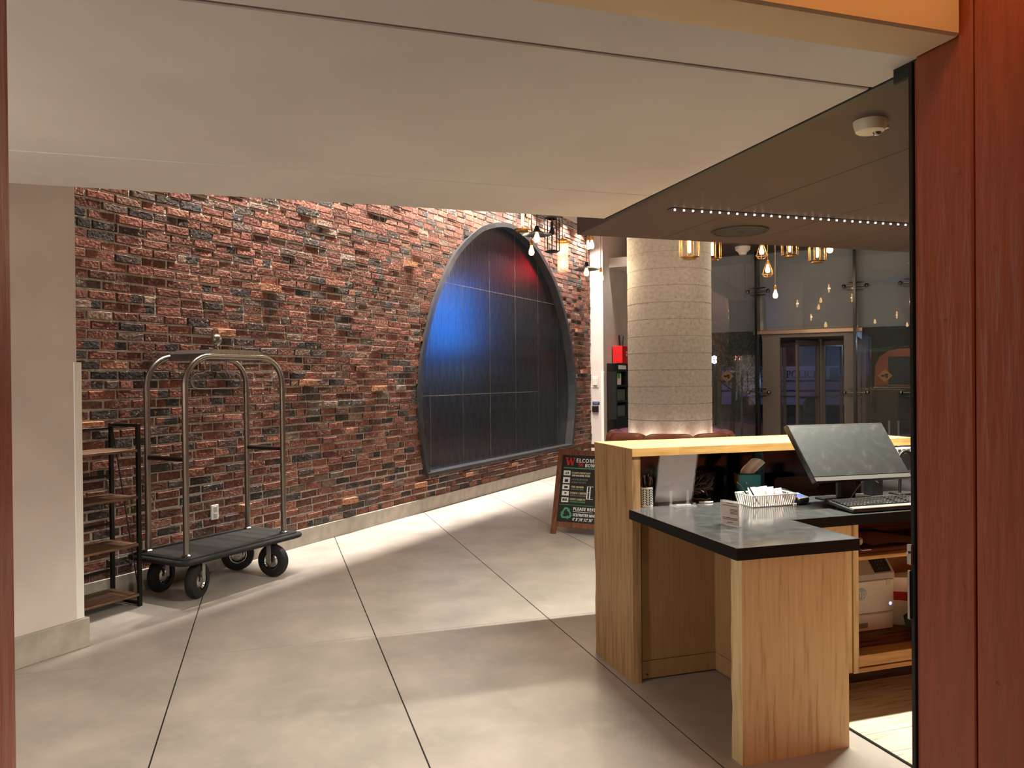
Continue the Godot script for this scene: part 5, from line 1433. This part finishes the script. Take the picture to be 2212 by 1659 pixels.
func luggage_cart():
	var t := thing("luggage_cart", "stainless steel birdcage luggage cart with black deck standing at the brick wall", "luggage cart", W(4.07, 0, -4.6))
	for n in [-4.40, -4.79]:
		var g := G.new()
		g.tube(hoop(n), 0.021, 16, false)
		for s in [3.61, 4.525]:
			g.lathe(Vector3(s, 0.31, n), [Vector2(0.032, 0), Vector2(0.032, 0.006), Vector2(0.024, 0.012), Vector2(0.0212, 0.014)], 16)
		part("hoop", g, M.steel, t, WF)
	for s in [3.61, 4.525]:
		var g := G.new()
		g.tube([Vector3(s, 0.972, -4.42), Vector3(s, 0.972, -4.77)], 0.017, 12)
		part("cross_bar", g, mat(Color(0.34, 0.32, 0.30), 0.35, 1.0), t, WF)
	# deck
	var g := G.new()
	var flat := Transform3D(Basis(Vector3(1, 0, 0), Vector3(0, 0, -1), Vector3(0, 1, 0)), Vector3.ZERO)
	g.prism(rrect(3.515, 4.31, 4.635, 4.885, 0.06, 6), 0.262, 0.300, flat)
	part("deck", g, mat(Color(0.06, 0.055, 0.05), 0.6), t, WF)
	g = G.new()
	g.prism(rrect(3.53, 4.325, 4.62, 4.87, 0.05, 6), 0.298, 0.308, flat, 0.003)
	part("carpet", g, tex(mat(Color.WHITE, 0.9), noise(91, 0.02, [[0, Color(0.085, 0.08, 0.07)], [0.75, Color(0.12, 0.115, 0.10)], [0.9, Color(0.19, 0.155, 0.11)], [1, Color(0.24, 0.19, 0.13)]], 512, 4), Vector3.ONE * 0.9), t, WF)
	g = G.new()
	var bp := []
	for p in rrect(3.51, 4.305, 4.64, 4.89, 0.065, 6): bp.append(Vector3(p.x, 0.282, -p.y))
	g.tube(bp, 0.019, 8, true)
	part("bumper", g, M.rubber, t, WF)
	# top plate between the hoops
	g = G.new()
	g.prism(PackedVector2Array([Vector2(3.78, 1.665), Vector2(3.80, 1.705), Vector2(3.87, 1.735), Vector2(4.27, 1.735), Vector2(4.335, 1.705), Vector2(4.355, 1.665)]), -4.80, -4.39, Transform3D())
	part("crown_plate", g, M.steel, t, WF)
	part("catch", boxes([[Vector3(3.955, 1.735, -4.66), Vector3(4.0, 1.752, -4.56)]], 0.002), M.black, t, WF)
	g = G.new()
	g.lathe(Vector3(4.06, 1.735, -4.6), [Vector2(0.024, 0), Vector2(0.020, 0.012), Vector2(0.013, 0.022), Vector2(0.014, 0.036), Vector2(0.028, 0.05), Vector2(0.038, 0.068), Vector2(0.041, 0.084), Vector2(0.036, 0.104), Vector2(0.022, 0.119), Vector2(0, 0.124)], 20)
	part("knob", g, M.steel, t, WF)
	# hanging clothes loop
	g = G.new()
	var p := [Vector3(3.955, 1.66, -4.6), Vector3(3.955, 1.615, -4.6)]
	p.append_array(arc(Vector3(3.925, 1.60, -4.6), Vector3(0.03, 0, 0), Vector3(0, 0.03, 0), 0.0, -PI / 2, 5))
	p.append_array(arc(Vector3(3.885, 1.51, -4.6), Vector3(0, 0.055, 0), Vector3(-0.055, 0, 0), 0.0, PI, 9))
	p.append_array(arc(Vector3(4.235, 1.51, -4.6), Vector3(0, -0.055, 0), Vector3(0.055, 0, 0), 0.0, PI, 9))
	p.append_array(arc(Vector3(4.175, 1.60, -4.6), Vector3(0, -0.03, 0), Vector3(-0.03, 0, 0), 0.0, PI / 2, 5))
	p.append(Vector3(4.145, 1.66, -4.6))
	g.tube(p, 0.0075, 8)
	part("hanging_loop", g, M.steel, t, WF)
	# casters: position, steering angle
	for q in [[3.70, -4.405, 20.0], [4.37, -4.36, 100.0], [3.70, -4.775, 15.0], [4.40, -4.77, -40.0]]:
		var fr := Transform3D(WF.basis * Basis(Vector3.UP, deg_to_rad(q[2])), W(q[0], 0, q[1]))
		g = G.new()
		g.lathe(Vector3(0, 0.125, -0.034), [Vector2(0.066, 0), Vector2(0.095, -0.003), Vector2(0.117, 0.006), Vector2(0.125, 0.022), Vector2(0.126, 0.034), Vector2(0.125, 0.046), Vector2(0.117, 0.062), Vector2(0.095, 0.071), Vector2(0.066, 0.068)], 28, Basis(Vector3.RIGHT, PI / 2))
		var c := part("caster_wheel", g, M.rubber, t, fr)
		g = G.new()
		g.lathe(Vector3(0, 0.125, -0.028), [Vector2(0, 0.004), Vector2(0.03, 0.002), Vector2(0.05, 0.01), Vector2(0.062, 0.0), Vector2(0.067, 0.0), Vector2(0.067, 0.056), Vector2(0.062, 0.056), Vector2(0.05, 0.046), Vector2(0.03, 0.054), Vector2(0, 0.052)], 24, Basis(Vector3.RIGHT, PI / 2))
		part("rim", g, M.chrome, c, fr)
		g = G.new()
		for sg in [-1.0, 1.0]:
			g.box(Vector3(0.01, 0.185, sg * 0.044), Vector3(0.036, 0.15, 0.004), 0.001)
			g.lathe(Vector3(0.0, 0.125, sg * 0.046), [Vector2(0.012, 0), Vector2(0.012, 0.006 * sg), Vector2(0, 0.008 * sg)], 6, Basis(Vector3.RIGHT, PI / 2))
		g.box(Vector3(0.01, 0.258, 0), Vector3(0.05, 0.006, 0.092), 0.001)
		part("fork", g, mat(Color(0.6, 0.59, 0.57), 0.4, 0.6), c, fr)

func shelf_unit():
	var t := thing("shelf_unit", "open shelf unit of rustic brown boards on a black steel frame beside the white pier", "shelf", W(3.0, 0, -4.75))
	var g := G.new()
	for s in [2.50, 3.40]:
		for n in [-4.605, -4.885]:
			part("leg", boxes([[Vector3(s - 0.012, 0, n - 0.012), Vector3(s + 0.012, 1.226, n + 0.012)]], 0.001), M.steelblack, t, WF)
		for h in [0.02, 1.214]:
			part("end_bar", boxes([[Vector3(s - 0.01, h - 0.011, -4.885), Vector3(s + 0.01, h + 0.011, -4.605)]], 0.001), M.steelblack, t, WF)
	for h in [1.19, 0.865, 0.535, 0.215]:
		part("rear_bar", boxes([[Vector3(2.50, h - 0.008, -4.895), Vector3(3.40, h + 0.008, -4.882)]], 0.001), M.steelblack, t, WF)
	for h in [1.055, 0.742, 0.425, 0.09]:
		part("shelf_board", boxes([[Vector3(2.49, h - 0.018, -4.888), Vector3(3.39, h, -4.595)]], 0.002), M.rustic, t, WF)
	g = G.new()
	g.tube([Vector3(3.40, 1.2, -4.87), Vector3(3.40, 0.12, -4.62)], 0.004, 6)
	part("brace_wire", g, M.steelblack, t, WF)

func chalkboard():
	var t := thing("chalkboard_sign", "wooden A-frame chalkboard welcome sign standing behind the reception bar", "sign", W(6.85, 0, -2.8))
	var lean := deg_to_rad(15.0)
	var B := WF.basis * Basis(Vector3(0, 0, 1), Vector3.UP, Vector3(-1, 0, 0))   # x = right, y = up, z = towards the viewer
	var fr := Transform3D(B * Basis(Vector3.RIGHT, -lean), W(6.76, 0, -3.115))
	var rear := Transform3D(B * Basis(Vector3.RIGHT, lean), W(7.19, 0, -3.115))
	var wd := 0.62
	for e in 2:
		var f: Transform3D = fr if e == 0 else rear
		for x in [0.0, wd - 0.05]:
			part("stile", boxes([[Vector3(x, 0.0, -0.025), Vector3(x + 0.05, 0.835, 0.0)]], 0.003), M.signwood, t, f)
		part("bottom_rail", boxes([[Vector3(0.05, 0.075, -0.022), Vector3(wd - 0.05, 0.125, -0.003)]], 0.003), M.signwood, t, f)
		part("board", boxes([[Vector3(0.045, 0.12, -0.018), Vector3(wd - 0.045, 0.79, -0.012)]], 0.0), M.board, t, f)
	# shaped top rail with a handle hole
	var outer := []
	var inner := []
	for i in 25:
		var x := 0.05 + (wd - 0.1) * i / 24.0
		var u := (x - wd * 0.5) / 0.26
		var bump := exp(-pow(u * 1.6, 4.0))
		outer.append(Vector2(x, 0.83 + 0.065 * bump))
		inner.append(Vector2(x, 0.778))
	var g := G.new()
	var hole_o := []
	var hole_i := []
	for i in 25:
		var x: float = outer[i].x
		var u: float = clampf((x - wd * 0.5) / 0.135, -1, 1)
		var hh := 0.017 * sqrt(maxf(0.0, 1.0 - pow(u, 6.0)))
		hole_o.append(Vector2(x, 0.845 + hh)); hole_i.append(Vector2(x, 0.845 - hh))
	for i in 25:
		if hole_o[i].y > outer[i].y - 0.012: hole_o[i].y = outer[i].y - 0.012
		if hole_i[i].y > hole_o[i].y: hole_i[i].y = hole_o[i].y
	g.ring(outer, hole_o, -0.025, 0.0)
	g.ring(hole_i, inner, -0.025, 0.0)
	part("top_rail", g, M.signwood, t, fr)
	# chalk writing; (cx, cy) were read off on a grid of 0.000665 m with its left edge on the board
	var k := 0.000668
	var put := func(cx: float, cy: float) -> Vector2:
		var left := 385.0 - (cy - 370.0) * 50.0 / 950.0
		return Vector2(0.05 + (cx - left) * k, 0.778 - (cy - 370.0) * k * 1.035)
	var say := func(txt: String, cx: float, base: float, cap: float, m: Material, width: float, serif := false):
		var p: Vector2 = put.call(cx, base - cap * 0.5)
		var o := lettering(txt, t, fr * Transform3D(Basis(), Vector3(p.x, p.y, -0.011)), cap * k, m, 1.0, serif)
		var natural: float = o.mesh.get_aabb().size.x
		if natural > 0.0: o.transform = o.transform * Transform3D(Basis().scaled(Vector3(width * k / natural, 1, 1)), Vector3.ZERO)
	say.call("W", 428, 522, 112, M.chalkred, 158, true)
	say.call("ELCOME", 598, 472, 58, M.chalk, 320)
	say.call("50", 637, 530, 54, M.chalkred, 76)
	say.call("BOW", 740, 534, 50, M.chalk, 150)
	say.call("COMPLIMENTARY", 538, 634, 26, M.chalkyellow, 296)
	say.call("1HR WALKING TOUR", 540, 670, 26, M.chalk, 285)
	say.call("LOCATED BETWEEN", 540, 725, 24, M.chalkdim, 250)
	say.call("BEHIND THE LIFTS", 540, 765, 22, M.chalkdim, 225)
	say.call("THE CROWN", 540, 832, 28, M.chalkyellow, 192)
	say.call("ROOFTOP BAR", 540, 862, 20, M.chalkdim, 190)
	say.call("FITNESS CENTER", 527, 920, 30, M.chalkyellow, 245)
	say.call("OPEN 24 HOURS", 530, 952, 22, M.chalkdim, 245)
	say.call("OSNYC GAME PC", 525, 1004, 26, M.chalkyellow, 242)
	say.call("GAMING LOUNGE", 525, 1038, 24, M.chalkgreen, 240)
	say.call("PLEASE REFILL", 583, 1145, 44, M.chalk, 400)
	say.call("ICE/WATER MACHINE", 583, 1226, 40, M.chalk, 460)
	say.call("6\",8\",10\",12\",16\"", 583, 1288, 40, M.chalk, 310)
	var box := func(x0, y0, x1, y1, m: Material, called: String, z := -0.0105):
		var a: Vector2 = put.call(x0, y0)
		var b: Vector2 = put.call(x1, y1)
		part(called, boxes([[Vector3(a.x, b.y, -0.0125), Vector3(b.x, a.y, z)]], 0.0), m, t, fr)
	box.call(408, 545, 890, 560, M.chalkgreen, "chalk_arrow")
	box.call(360, 1070, 890, 1076, M.chalkgreen, "chalk_line")
	box.call(583, 1160, 890, 1165, M.chalk, "chalk_line")
	for q in [[412, 592, 517, 660], [407, 686, 512, 770], [402, 790, 508, 860], [398, 882, 504, 945], [395, 972, 501, 1040]]:
		box.call(q[0], q[1], q[2], q[3], M.chalk, "chalk_tile")
	for q in [[435, 622, 447, 642], [455, 612, 466, 646], [478, 610, 492, 640], [435, 715, 485, 755], [432, 812, 485, 842], [438, 900, 470, 920], [412, 988, 436, 1022], [444, 988, 462, 1022], [470, 988, 480, 1022]]:
		box.call(q[0], q[1], q[2], q[3], M.board, "chalk_icon", -0.0098)
	for q in [[790, 800, 796, 980], [832, 800, 838, 980], [790, 800, 885, 806], [790, 885, 836, 890], [790, 974, 885, 980]]:
		box.call(q[0], q[1], q[2], q[3], M.chalk, "chalk_line")
	# recycling arrows
	var c: Vector2 = put.call(478, 1195)
	for a in 3:
		g = G.new()
		var rot := Transform2D(TAU * a / 3.0, c)
		var pts := PackedVector2Array()
		for p in [Vector2(-0.042, 0.014), Vector2(-0.018, 0.056), Vector2(0.014, 0.056), Vector2(0.024, 0.040), Vector2(0.036, 0.047), Vector2(0.034, 0.012), Vector2(0.002, 0.026), Vector2(0.012, 0.033), Vector2(0.006, 0.040), Vector2(-0.012, 0.036), Vector2(-0.026, 0.010)]:
			pts.push_back(rot * (p * 1.05))
		g.prism(pts, -0.0125, -0.0105)
		part("recycling_arrow", g, M.chalkgreen, t, fr)

# ------------------------------------------------------------------ pendant lamps
const TEAR := [[0.0, 0.0], [0.018, 0.004], [0.028, 0.016], [0.032, 0.034], [0.029, 0.056], [0.020, 0.082], [0.014, 0.1], [0.013, 0.115]]

func bulb(t: Node3D, at: Vector3, kind: String, energy: float):
	var g := G.new()
	var prof := []
	if kind == "tear":
		for p in TEAR: prof.append(Vector2(p[0], p[1] - 0.05))
	elif kind == "tube":
		prof = [Vector2(0, -0.085), Vector2(0.012, -0.08), Vector2(0.016, -0.07), Vector2(0.016, 0.07), Vector2(0.011, 0.085)]
	else:
		for i in 9: prof.append(Vector2(0.045 * sin(PI * i / 8.0), -0.045 * cos(PI * i / 8.0)))
	g.lathe(at, prof, 14)
	part("bulb", g, glow(Color(1, 0.80, 0.52), 7.0) if energy > 0 else M.blackgloss, t)
	if energy > 0: omni(t, at, Color(1, 0.9, 0.74), energy, 0.02)

func pendant(kind: String, at: Vector3, label: String, energy := 0.10):
	var t := thing("pendant_lamp", label, "pendant lamp", at, "vintage pendant lamps in the lobby")
	var top := 4.2
	var metal: Material = M.brass
	var sock := at + Vector3.UP * 0.065
	var g := G.new()
	match kind:
		"tubecage", "cage":
			bulb(t, at, "tube", energy)
			sock = at + Vector3.UP * 0.085
			for k in 10:
				var a := TAU * k / 10.0
				var d := Vector3(cos(a), 0, sin(a))
				g.tube([at + d * 0.02 + Vector3.UP * 0.15, at + d * 0.108 + Vector3.UP * 0.12, at + d * 0.108 - Vector3.UP * 0.115, at + d * 0.07 - Vector3.UP * 0.135], 0.0035, 5)
			g.lathe(at, [Vector2(0.10, -0.125), Vector2(0.075, -0.135), Vector2(0.07, -0.15), Vector2(0.0, -0.15)], 20)
			g.lathe(at, [Vector2(0.03, 0.15), Vector2(0.105, 0.125)], 20)
			part("cage", g, metal, t)
		"blackcage":
			metal = M.iron
			sock = at + Vector3.UP * 0.10
			bulb(t, at + Vector3.UP * 0.05, "tear", 0.0)
			for k in 10:
				var a := TAU * k / 10.0
				var d := Vector3(cos(a), 0, sin(a)) * 0.085
				g.tube([at + d + Vector3.UP * 0.19, at + d - Vector3.UP * 0.18], 0.004, 5)
			g.lathe(at, [Vector2(0.0, 0.20), Vector2(0.06, 0.205), Vector2(0.088, 0.19), Vector2(0.06, 0.18)], 20)
			g.lathe(at, [Vector2(0.06, -0.17), Vector2(0.088, -0.18), Vector2(0.06, -0.195), Vector2(0, -0.20)], 20)
			part("cage", g, metal, t)
		"glasstube":
			bulb(t, at + Vector3.UP * 0.065, "tear", energy)
			bulb(t, at - Vector3.UP * 0.10, "tear", energy)
			sock = at + Vector3.UP * 0.17
			g.lathe(at, [Vector2(0.07, -0.20), Vector2(0.07, 0.165)], 24)
			part("glass_tube", g, M.bulbglass, t)
			g = G.new()
			g.lathe(at, [Vector2(0.108, 0.165), Vector2(0.108, 0.172), Vector2(0.07, 0.178), Vector2(0.05, 0.20), Vector2(0.0, 0.205)], 24)
			part("cap", g, metal, t)
		"saucer":
			metal = M.iron
			bulb(t, at, "tear", energy)
			g.lathe(at, [Vector2(0.158, 0.030), Vector2(0.156, 0.034), Vector2(0.09, 0.050), Vector2(0.04, 0.072), Vector2(0.024, 0.10), Vector2(0.02, 0.12)], 32)
			g.lathe(at, [Vector2(0.156, 0.030), Vector2(0.09, 0.046), Vector2(0.04, 0.068), Vector2(0.02, 0.09)], 32)
			part("shade", g, metal, t)
		"cagetear":
			bulb(t, at, "tear", energy)
			for k in 6:
				var a := TAU * k / 6.0
				var d := Vector3(cos(a), 0, sin(a))
				g.tube([at + d * 0.018 + Vector3.UP * 0.09, at + d * 0.05 + Vector3.UP * 0.02, at + d * 0.075 - Vector3.UP * 0.06, at + d * 0.05 - Vector3.UP * 0.095, at + d * 0.008 - Vector3.UP * 0.105], 0.003, 5)
			g.tube(arc(at - Vector3.UP * 0.06, Vector3(0.075, 0, 0), Vector3(0, 0, 0.075), 0, TAU * 0.98, 20), 0.003, 5)
			part("cage", g, metal, t)
		"globe":
			bulb(t, at, "globe", energy)
			sock = at + Vector3.UP * 0.045
		_:
			bulb(t, at, "tear", energy)
	g = G.new()
	g.lathe(sock, [Vector2(0.014, -0.005), Vector2(0.019, 0.0), Vector2(0.019, 0.04), Vector2(0.012, 0.055), Vector2(0.004, 0.06)], 14)
	part("socket", g, metal, t)
	g = G.new()
	g.tube([sock + Vector3.UP * 0.055, Vector3(at.x, top, at.z)], 0.0045, 6)
	part("cord", g, M.iron if metal == M.iron else mat(Color(0.45, 0.33, 0.18), 0.6), t)

func pendants():
	var E := 0.19
	pendant("tubecage", Vector3(2.75, 3.33, -8.27), "brass wire-cage pendant with a long tube bulb beside the arch top", E)
	pendant("saucer", Vector3(2.67, 2.98, -7.56), "black saucer-shade pendant just right of the arch top, larger of the two saucers", E)
	pendant("tear", Vector3(2.81, 2.94, -8.14), "bare teardrop bulb pendant hanging under the larger black saucer", E)
	pendant("blackcage", Vector3(3.03, 3.115, -8.07), "unlit black wire-cage lantern between the larger saucer and the glass tube", 0.0)
	pendant("glasstube", Vector3(3.51, 3.05, -8.97), "clear glass tube pendant with two bulbs and a brass cap", E)
	pendant("tear", Vector3(3.81, 3.17, -8.87), "bare teardrop bulb right of the glass tube, left one of a close pair", E)
	pendant("tear", Vector3(3.98, 3.23, -9.14), "bare teardrop bulb with a brass socket, right one of the close pair", E)
	pendant("saucer", Vector3(3.71, 2.81, -8.69), "black saucer-shade pendant in front of the grey pier, smaller saucer", E)
	pendant("tear", Vector3(3.92, 2.76, -8.73), "bare teardrop bulb on a gold cord right of the smaller saucer", E)
	pendant("tubecage", Vector3(4.29, 2.92, -7.25), "brass wire-cage pendant in front of the concrete column", E)
	pendant("tubecage", Vector3(5.32, 3.12, -8.44), "brass wire-cage pendant at the right edge of the concrete column", E)
	pendant("cagetear", Vector3(6.01, 3.12, -8.39), "teardrop bulb in a flared wire cage, upper one of two beside the column", E)
	pendant("cagetear", Vector3(6.33, 2.94, -8.71), "teardrop bulb in a flared wire cage, lower one of two beside the column", E)
	pendant("tear", Vector3(6.30, 2.58, -8.51), "bare teardrop bulb on a long gold cord, lowest lamp before the glass front", E)
	pendant("tubecage", Vector3(6.74, 3.28, -8.79), "smaller-looking wire-cage pendant right of the two caged teardrops", E)
	pendant("tubecage", Vector3(6.69, 3.11, -8.18), "brass wire-cage pendant furthest right, beside the globe bulb", E)
	pendant("globe", Vector3(7.33, 3.24, -8.71), "round globe bulb pendant at the right end of the row", E)
	# lamps behind the canopy that show only as reflections in the glass front
	var spots := [[5.6, 3.2, -5.6, "tubecage"], [6.6, 2.9, -6.2, "tear"], [7.4, 3.3, -6.9, "tubecage"], [7.9, 2.8, -5.9, "tear"], [8.8, 3.1, -6.8, "saucer"], [6.0, 3.4, -4.9, "tubecage"], [9.4, 3.3, -6.0, "tubecage"], [8.4, 3.45, -5.0, "tear"], [4.6, 2.75, -4.7, "tear"], [5.4, 2.9, -4.5, "tear"], [5.0, 2.95, -5.4, "tubecage"], [6.2, 3.0, -5.2, "tear"], [7.0, 3.1, -5.4, "tear"], [4.2, 2.85, -5.3, "tear"], [7.6, 3.2, -4.6, "tubecage"], [6.6, 2.95, -4.3, "tear"]]
	var say := ["nearest the desk canopy", "second behind the desk canopy", "third behind the canopy", "fourth behind the canopy", "fifth behind the canopy, a saucer", "sixth behind the canopy", "seventh behind the canopy", "eighth behind the canopy, high up", "lowest, near the desk bar", "low one above the desk bar", "wire cage near the desk bar", "tenth from the column", "eleventh from the column", "nearest the column foot side", "wire cage at the right wall", "last towards the right wall"]
	for i in spots.size():
		var s: Array = spots[i]
		pendant(s[3], Vector3(s[0], s[1], s[2]), "pendant lamp mirrored in the glass, " + say[i], E)

func small_fittings():
	# LED dots in a black channel across the brown canopy
	var t := thing("light_strip", "black ceiling channel with a row of small white LED points above the desk", "light strip", Vector3(2.6, 2.3, -3.22))
	part("channel", boxes([[Vector3(1.80, 2.2965, -3.240), Vector3(3.60, 2.302, -3.200)]], 0.001), M.black, t)
	for k in 37:
		var p := Vector3(1.83 + k * 0.0486, 2.294, -3.222 + k * 0.0001)
		var g := G.new()
		g.lathe(p, [Vector2(0, -0.003), Vector2(0.004, -0.002), Vector2(0.0048, 0.001)], 8)
		part("led", g, glow(Color(1, 0.96, 0.88), 14.0), t)
		spot(t, p - Vector3.UP * 0.006, p - Vector3.UP * 2.0, Color(1.0, 0.985, 0.92), 0.52, 74, 0.5, 0.012)
	# round loudspeaker
	t = thing("ceiling_speaker", "round dark grey loudspeaker grille in the brown canopy", "speaker", Vector3(2.443, 2.3, -3.604))
	var g := G.new()
	g.lathe(Vector3(2.443, 2.3, -3.604), [Vector2(0, -0.007), Vector2(0.132, -0.007), Vector2(0.135, -0.004)], 40)
	part("grille", g, mat(Color(0.14, 0.138, 0.128), 0.8), t)
	g = G.new()
	g.lathe(Vector3(2.443, 2.3, -3.604), [Vector2(0.136, -0.003), Vector2(0.140, -0.010), Vector2(0.150, -0.009), Vector2(0.154, 0.0)], 40)
	part("ring", g, mat(Color(0.17, 0.165, 0.155), 0.6), t)
	part("badge", boxes([[Vector3(2.435, 2.2915, -3.609), Vector3(2.475, 2.2935, -3.605)]], 0), M.black, t)
	# detector with camera eye
	var c := Vector3(1.80, 2.3, -1.955)
	t = thing("ceiling_detector", "white round ceiling detector with a small clear dome on the near canopy", "detector", c)
	g = G.new()
	g.lathe(c, [Vector2(0.0, -0.036), Vector2(0.036, -0.036), Vector2(0.042, -0.032), Vector2(0.048, -0.012), Vector2(0.049, 0.0)], 32)
	part("housing", g, mat(Color(0.82, 0.80, 0.70), 0.45), t)
	g = G.new()
	g.lathe(c + Vector3(0.018, -0.034, 0.010), [Vector2(0, -0.013), Vector2(0.008, -0.011), Vector2(0.013, -0.004), Vector2(0.014, 0.002)], 16)
	part("dome", g, M.chrome, t)
	g = G.new()
	g.box(c + Vector3(0.044, -0.02, 0.02), Vector3(0.012, 0.012, 0.016), 0.002)
	part("clip", g, M.white, t)
	# second detector on the lower ceiling strip by the glass
	c = W(13.0, 3.66, -2.45)
	t = thing("smoke_detector", "white flared smoke detector under the dark ceiling strip, right of the column", "detector", c)
	g = G.new()
	g.lathe(c, [Vector2(0.0, -0.135), Vector2(0.05, -0.135), Vector2(0.065, -0.115), Vector2(0.065, -0.10), Vector2(0.12, -0.05), Vector2(0.125, 0.0)], 24)
	part("housing", g, M.white, t)
	# power outlet on the brick wall
	t = thing("power_outlet", "white double power outlet on the brick wall behind the luggage cart", "outlet", W(4.316, 0.46, -4.93))
	part("plate", boxes([[Vector3(4.280, 0.405, -4.945), Vector3(4.352, 0.522, -4.922)]], 0.003), M.white, t, WF)
	for h in [0.437, 0.49]:
		part("socket", boxes([[Vector3(4.300, h - 0.018, -4.923), Vector3(4.332, h + 0.018, -4.919)]], 0.002), mat(Color(0.66, 0.64, 0.60), 0.5), t, WF)
	# wall washers in the high ceiling
	t = thing("ceiling_washer", "row of warm wall-washing spotlights in a ceiling slot above the brick wall", "wall washer", W(8, 4.2, -4.75))
	part("rail", boxes([[Vector3(3.6, 4.17, -4.76), Vector3(12.3, 4.2, -4.64)]], 0.002), M.black, t, WF)
	part("baffle", boxes([[Vector3(3.0, 3.86, -4.655), Vector3(9.9, 4.2, -4.64)], [Vector3(3.0, 3.79, -4.655), Vector3(9.3, 3.86, -4.64)], [Vector3(9.9, 3.95, -4.655), Vector3(12.44, 4.2, -4.64)]], 0.002), M.plaster, t, WF)
	var s := 3.9
	while s < 12.05:
		g = G.new()
		g.lathe(Vector3(s, 4.166, -4.70), [Vector2(0, 0), Vector2(0.03, 0), Vector2(0.035, 0.008)], 14)
		part("lens", g, glow(Color(1, 0.88, 0.72), 4.0), t, WF)
		spot(t, W(s, 4.16, -4.70), W(s, 0, -4.76), Color(1.0, 0.965, 0.92), 9.5, 52, 0.7, 0.02)
		s += 0.62
	# downlights over the middle of the lobby
	for q in [[7.0, 0.0], [10.0, -1.5], [10.5, 1.0], [12.55, -3.9]]:
		t = thing("lobby_downlight", "recessed downlight in the high lobby ceiling, " + ["behind the soffit", "left of the column", "near the glass front", "aimed into the recess beside the grey pier"][[7.0, 10.0, 10.5, 12.55].find(q[0])], "downlight", W(q[0], 4.2, q[1]))
		g = G.new()
		g.lathe(Vector3(q[0], 4.194, q[1]), [Vector2(0, 0), Vector2(0.05, 0), Vector2(0.055, 0.006)], 16)
		part("lens", g, glow(Color(1, 0.88, 0.74), 4.0), t, WF)
		spot(t, W(q[0], 4.185, q[1]), W(q[0], 0, q[1]) if q[0] < 12 else W(13.25, 1.5, -4.9), Color(1.0, 0.96, 0.92), 2.6, 60 if q[0] < 12 else 30, 0.8, 0.05)
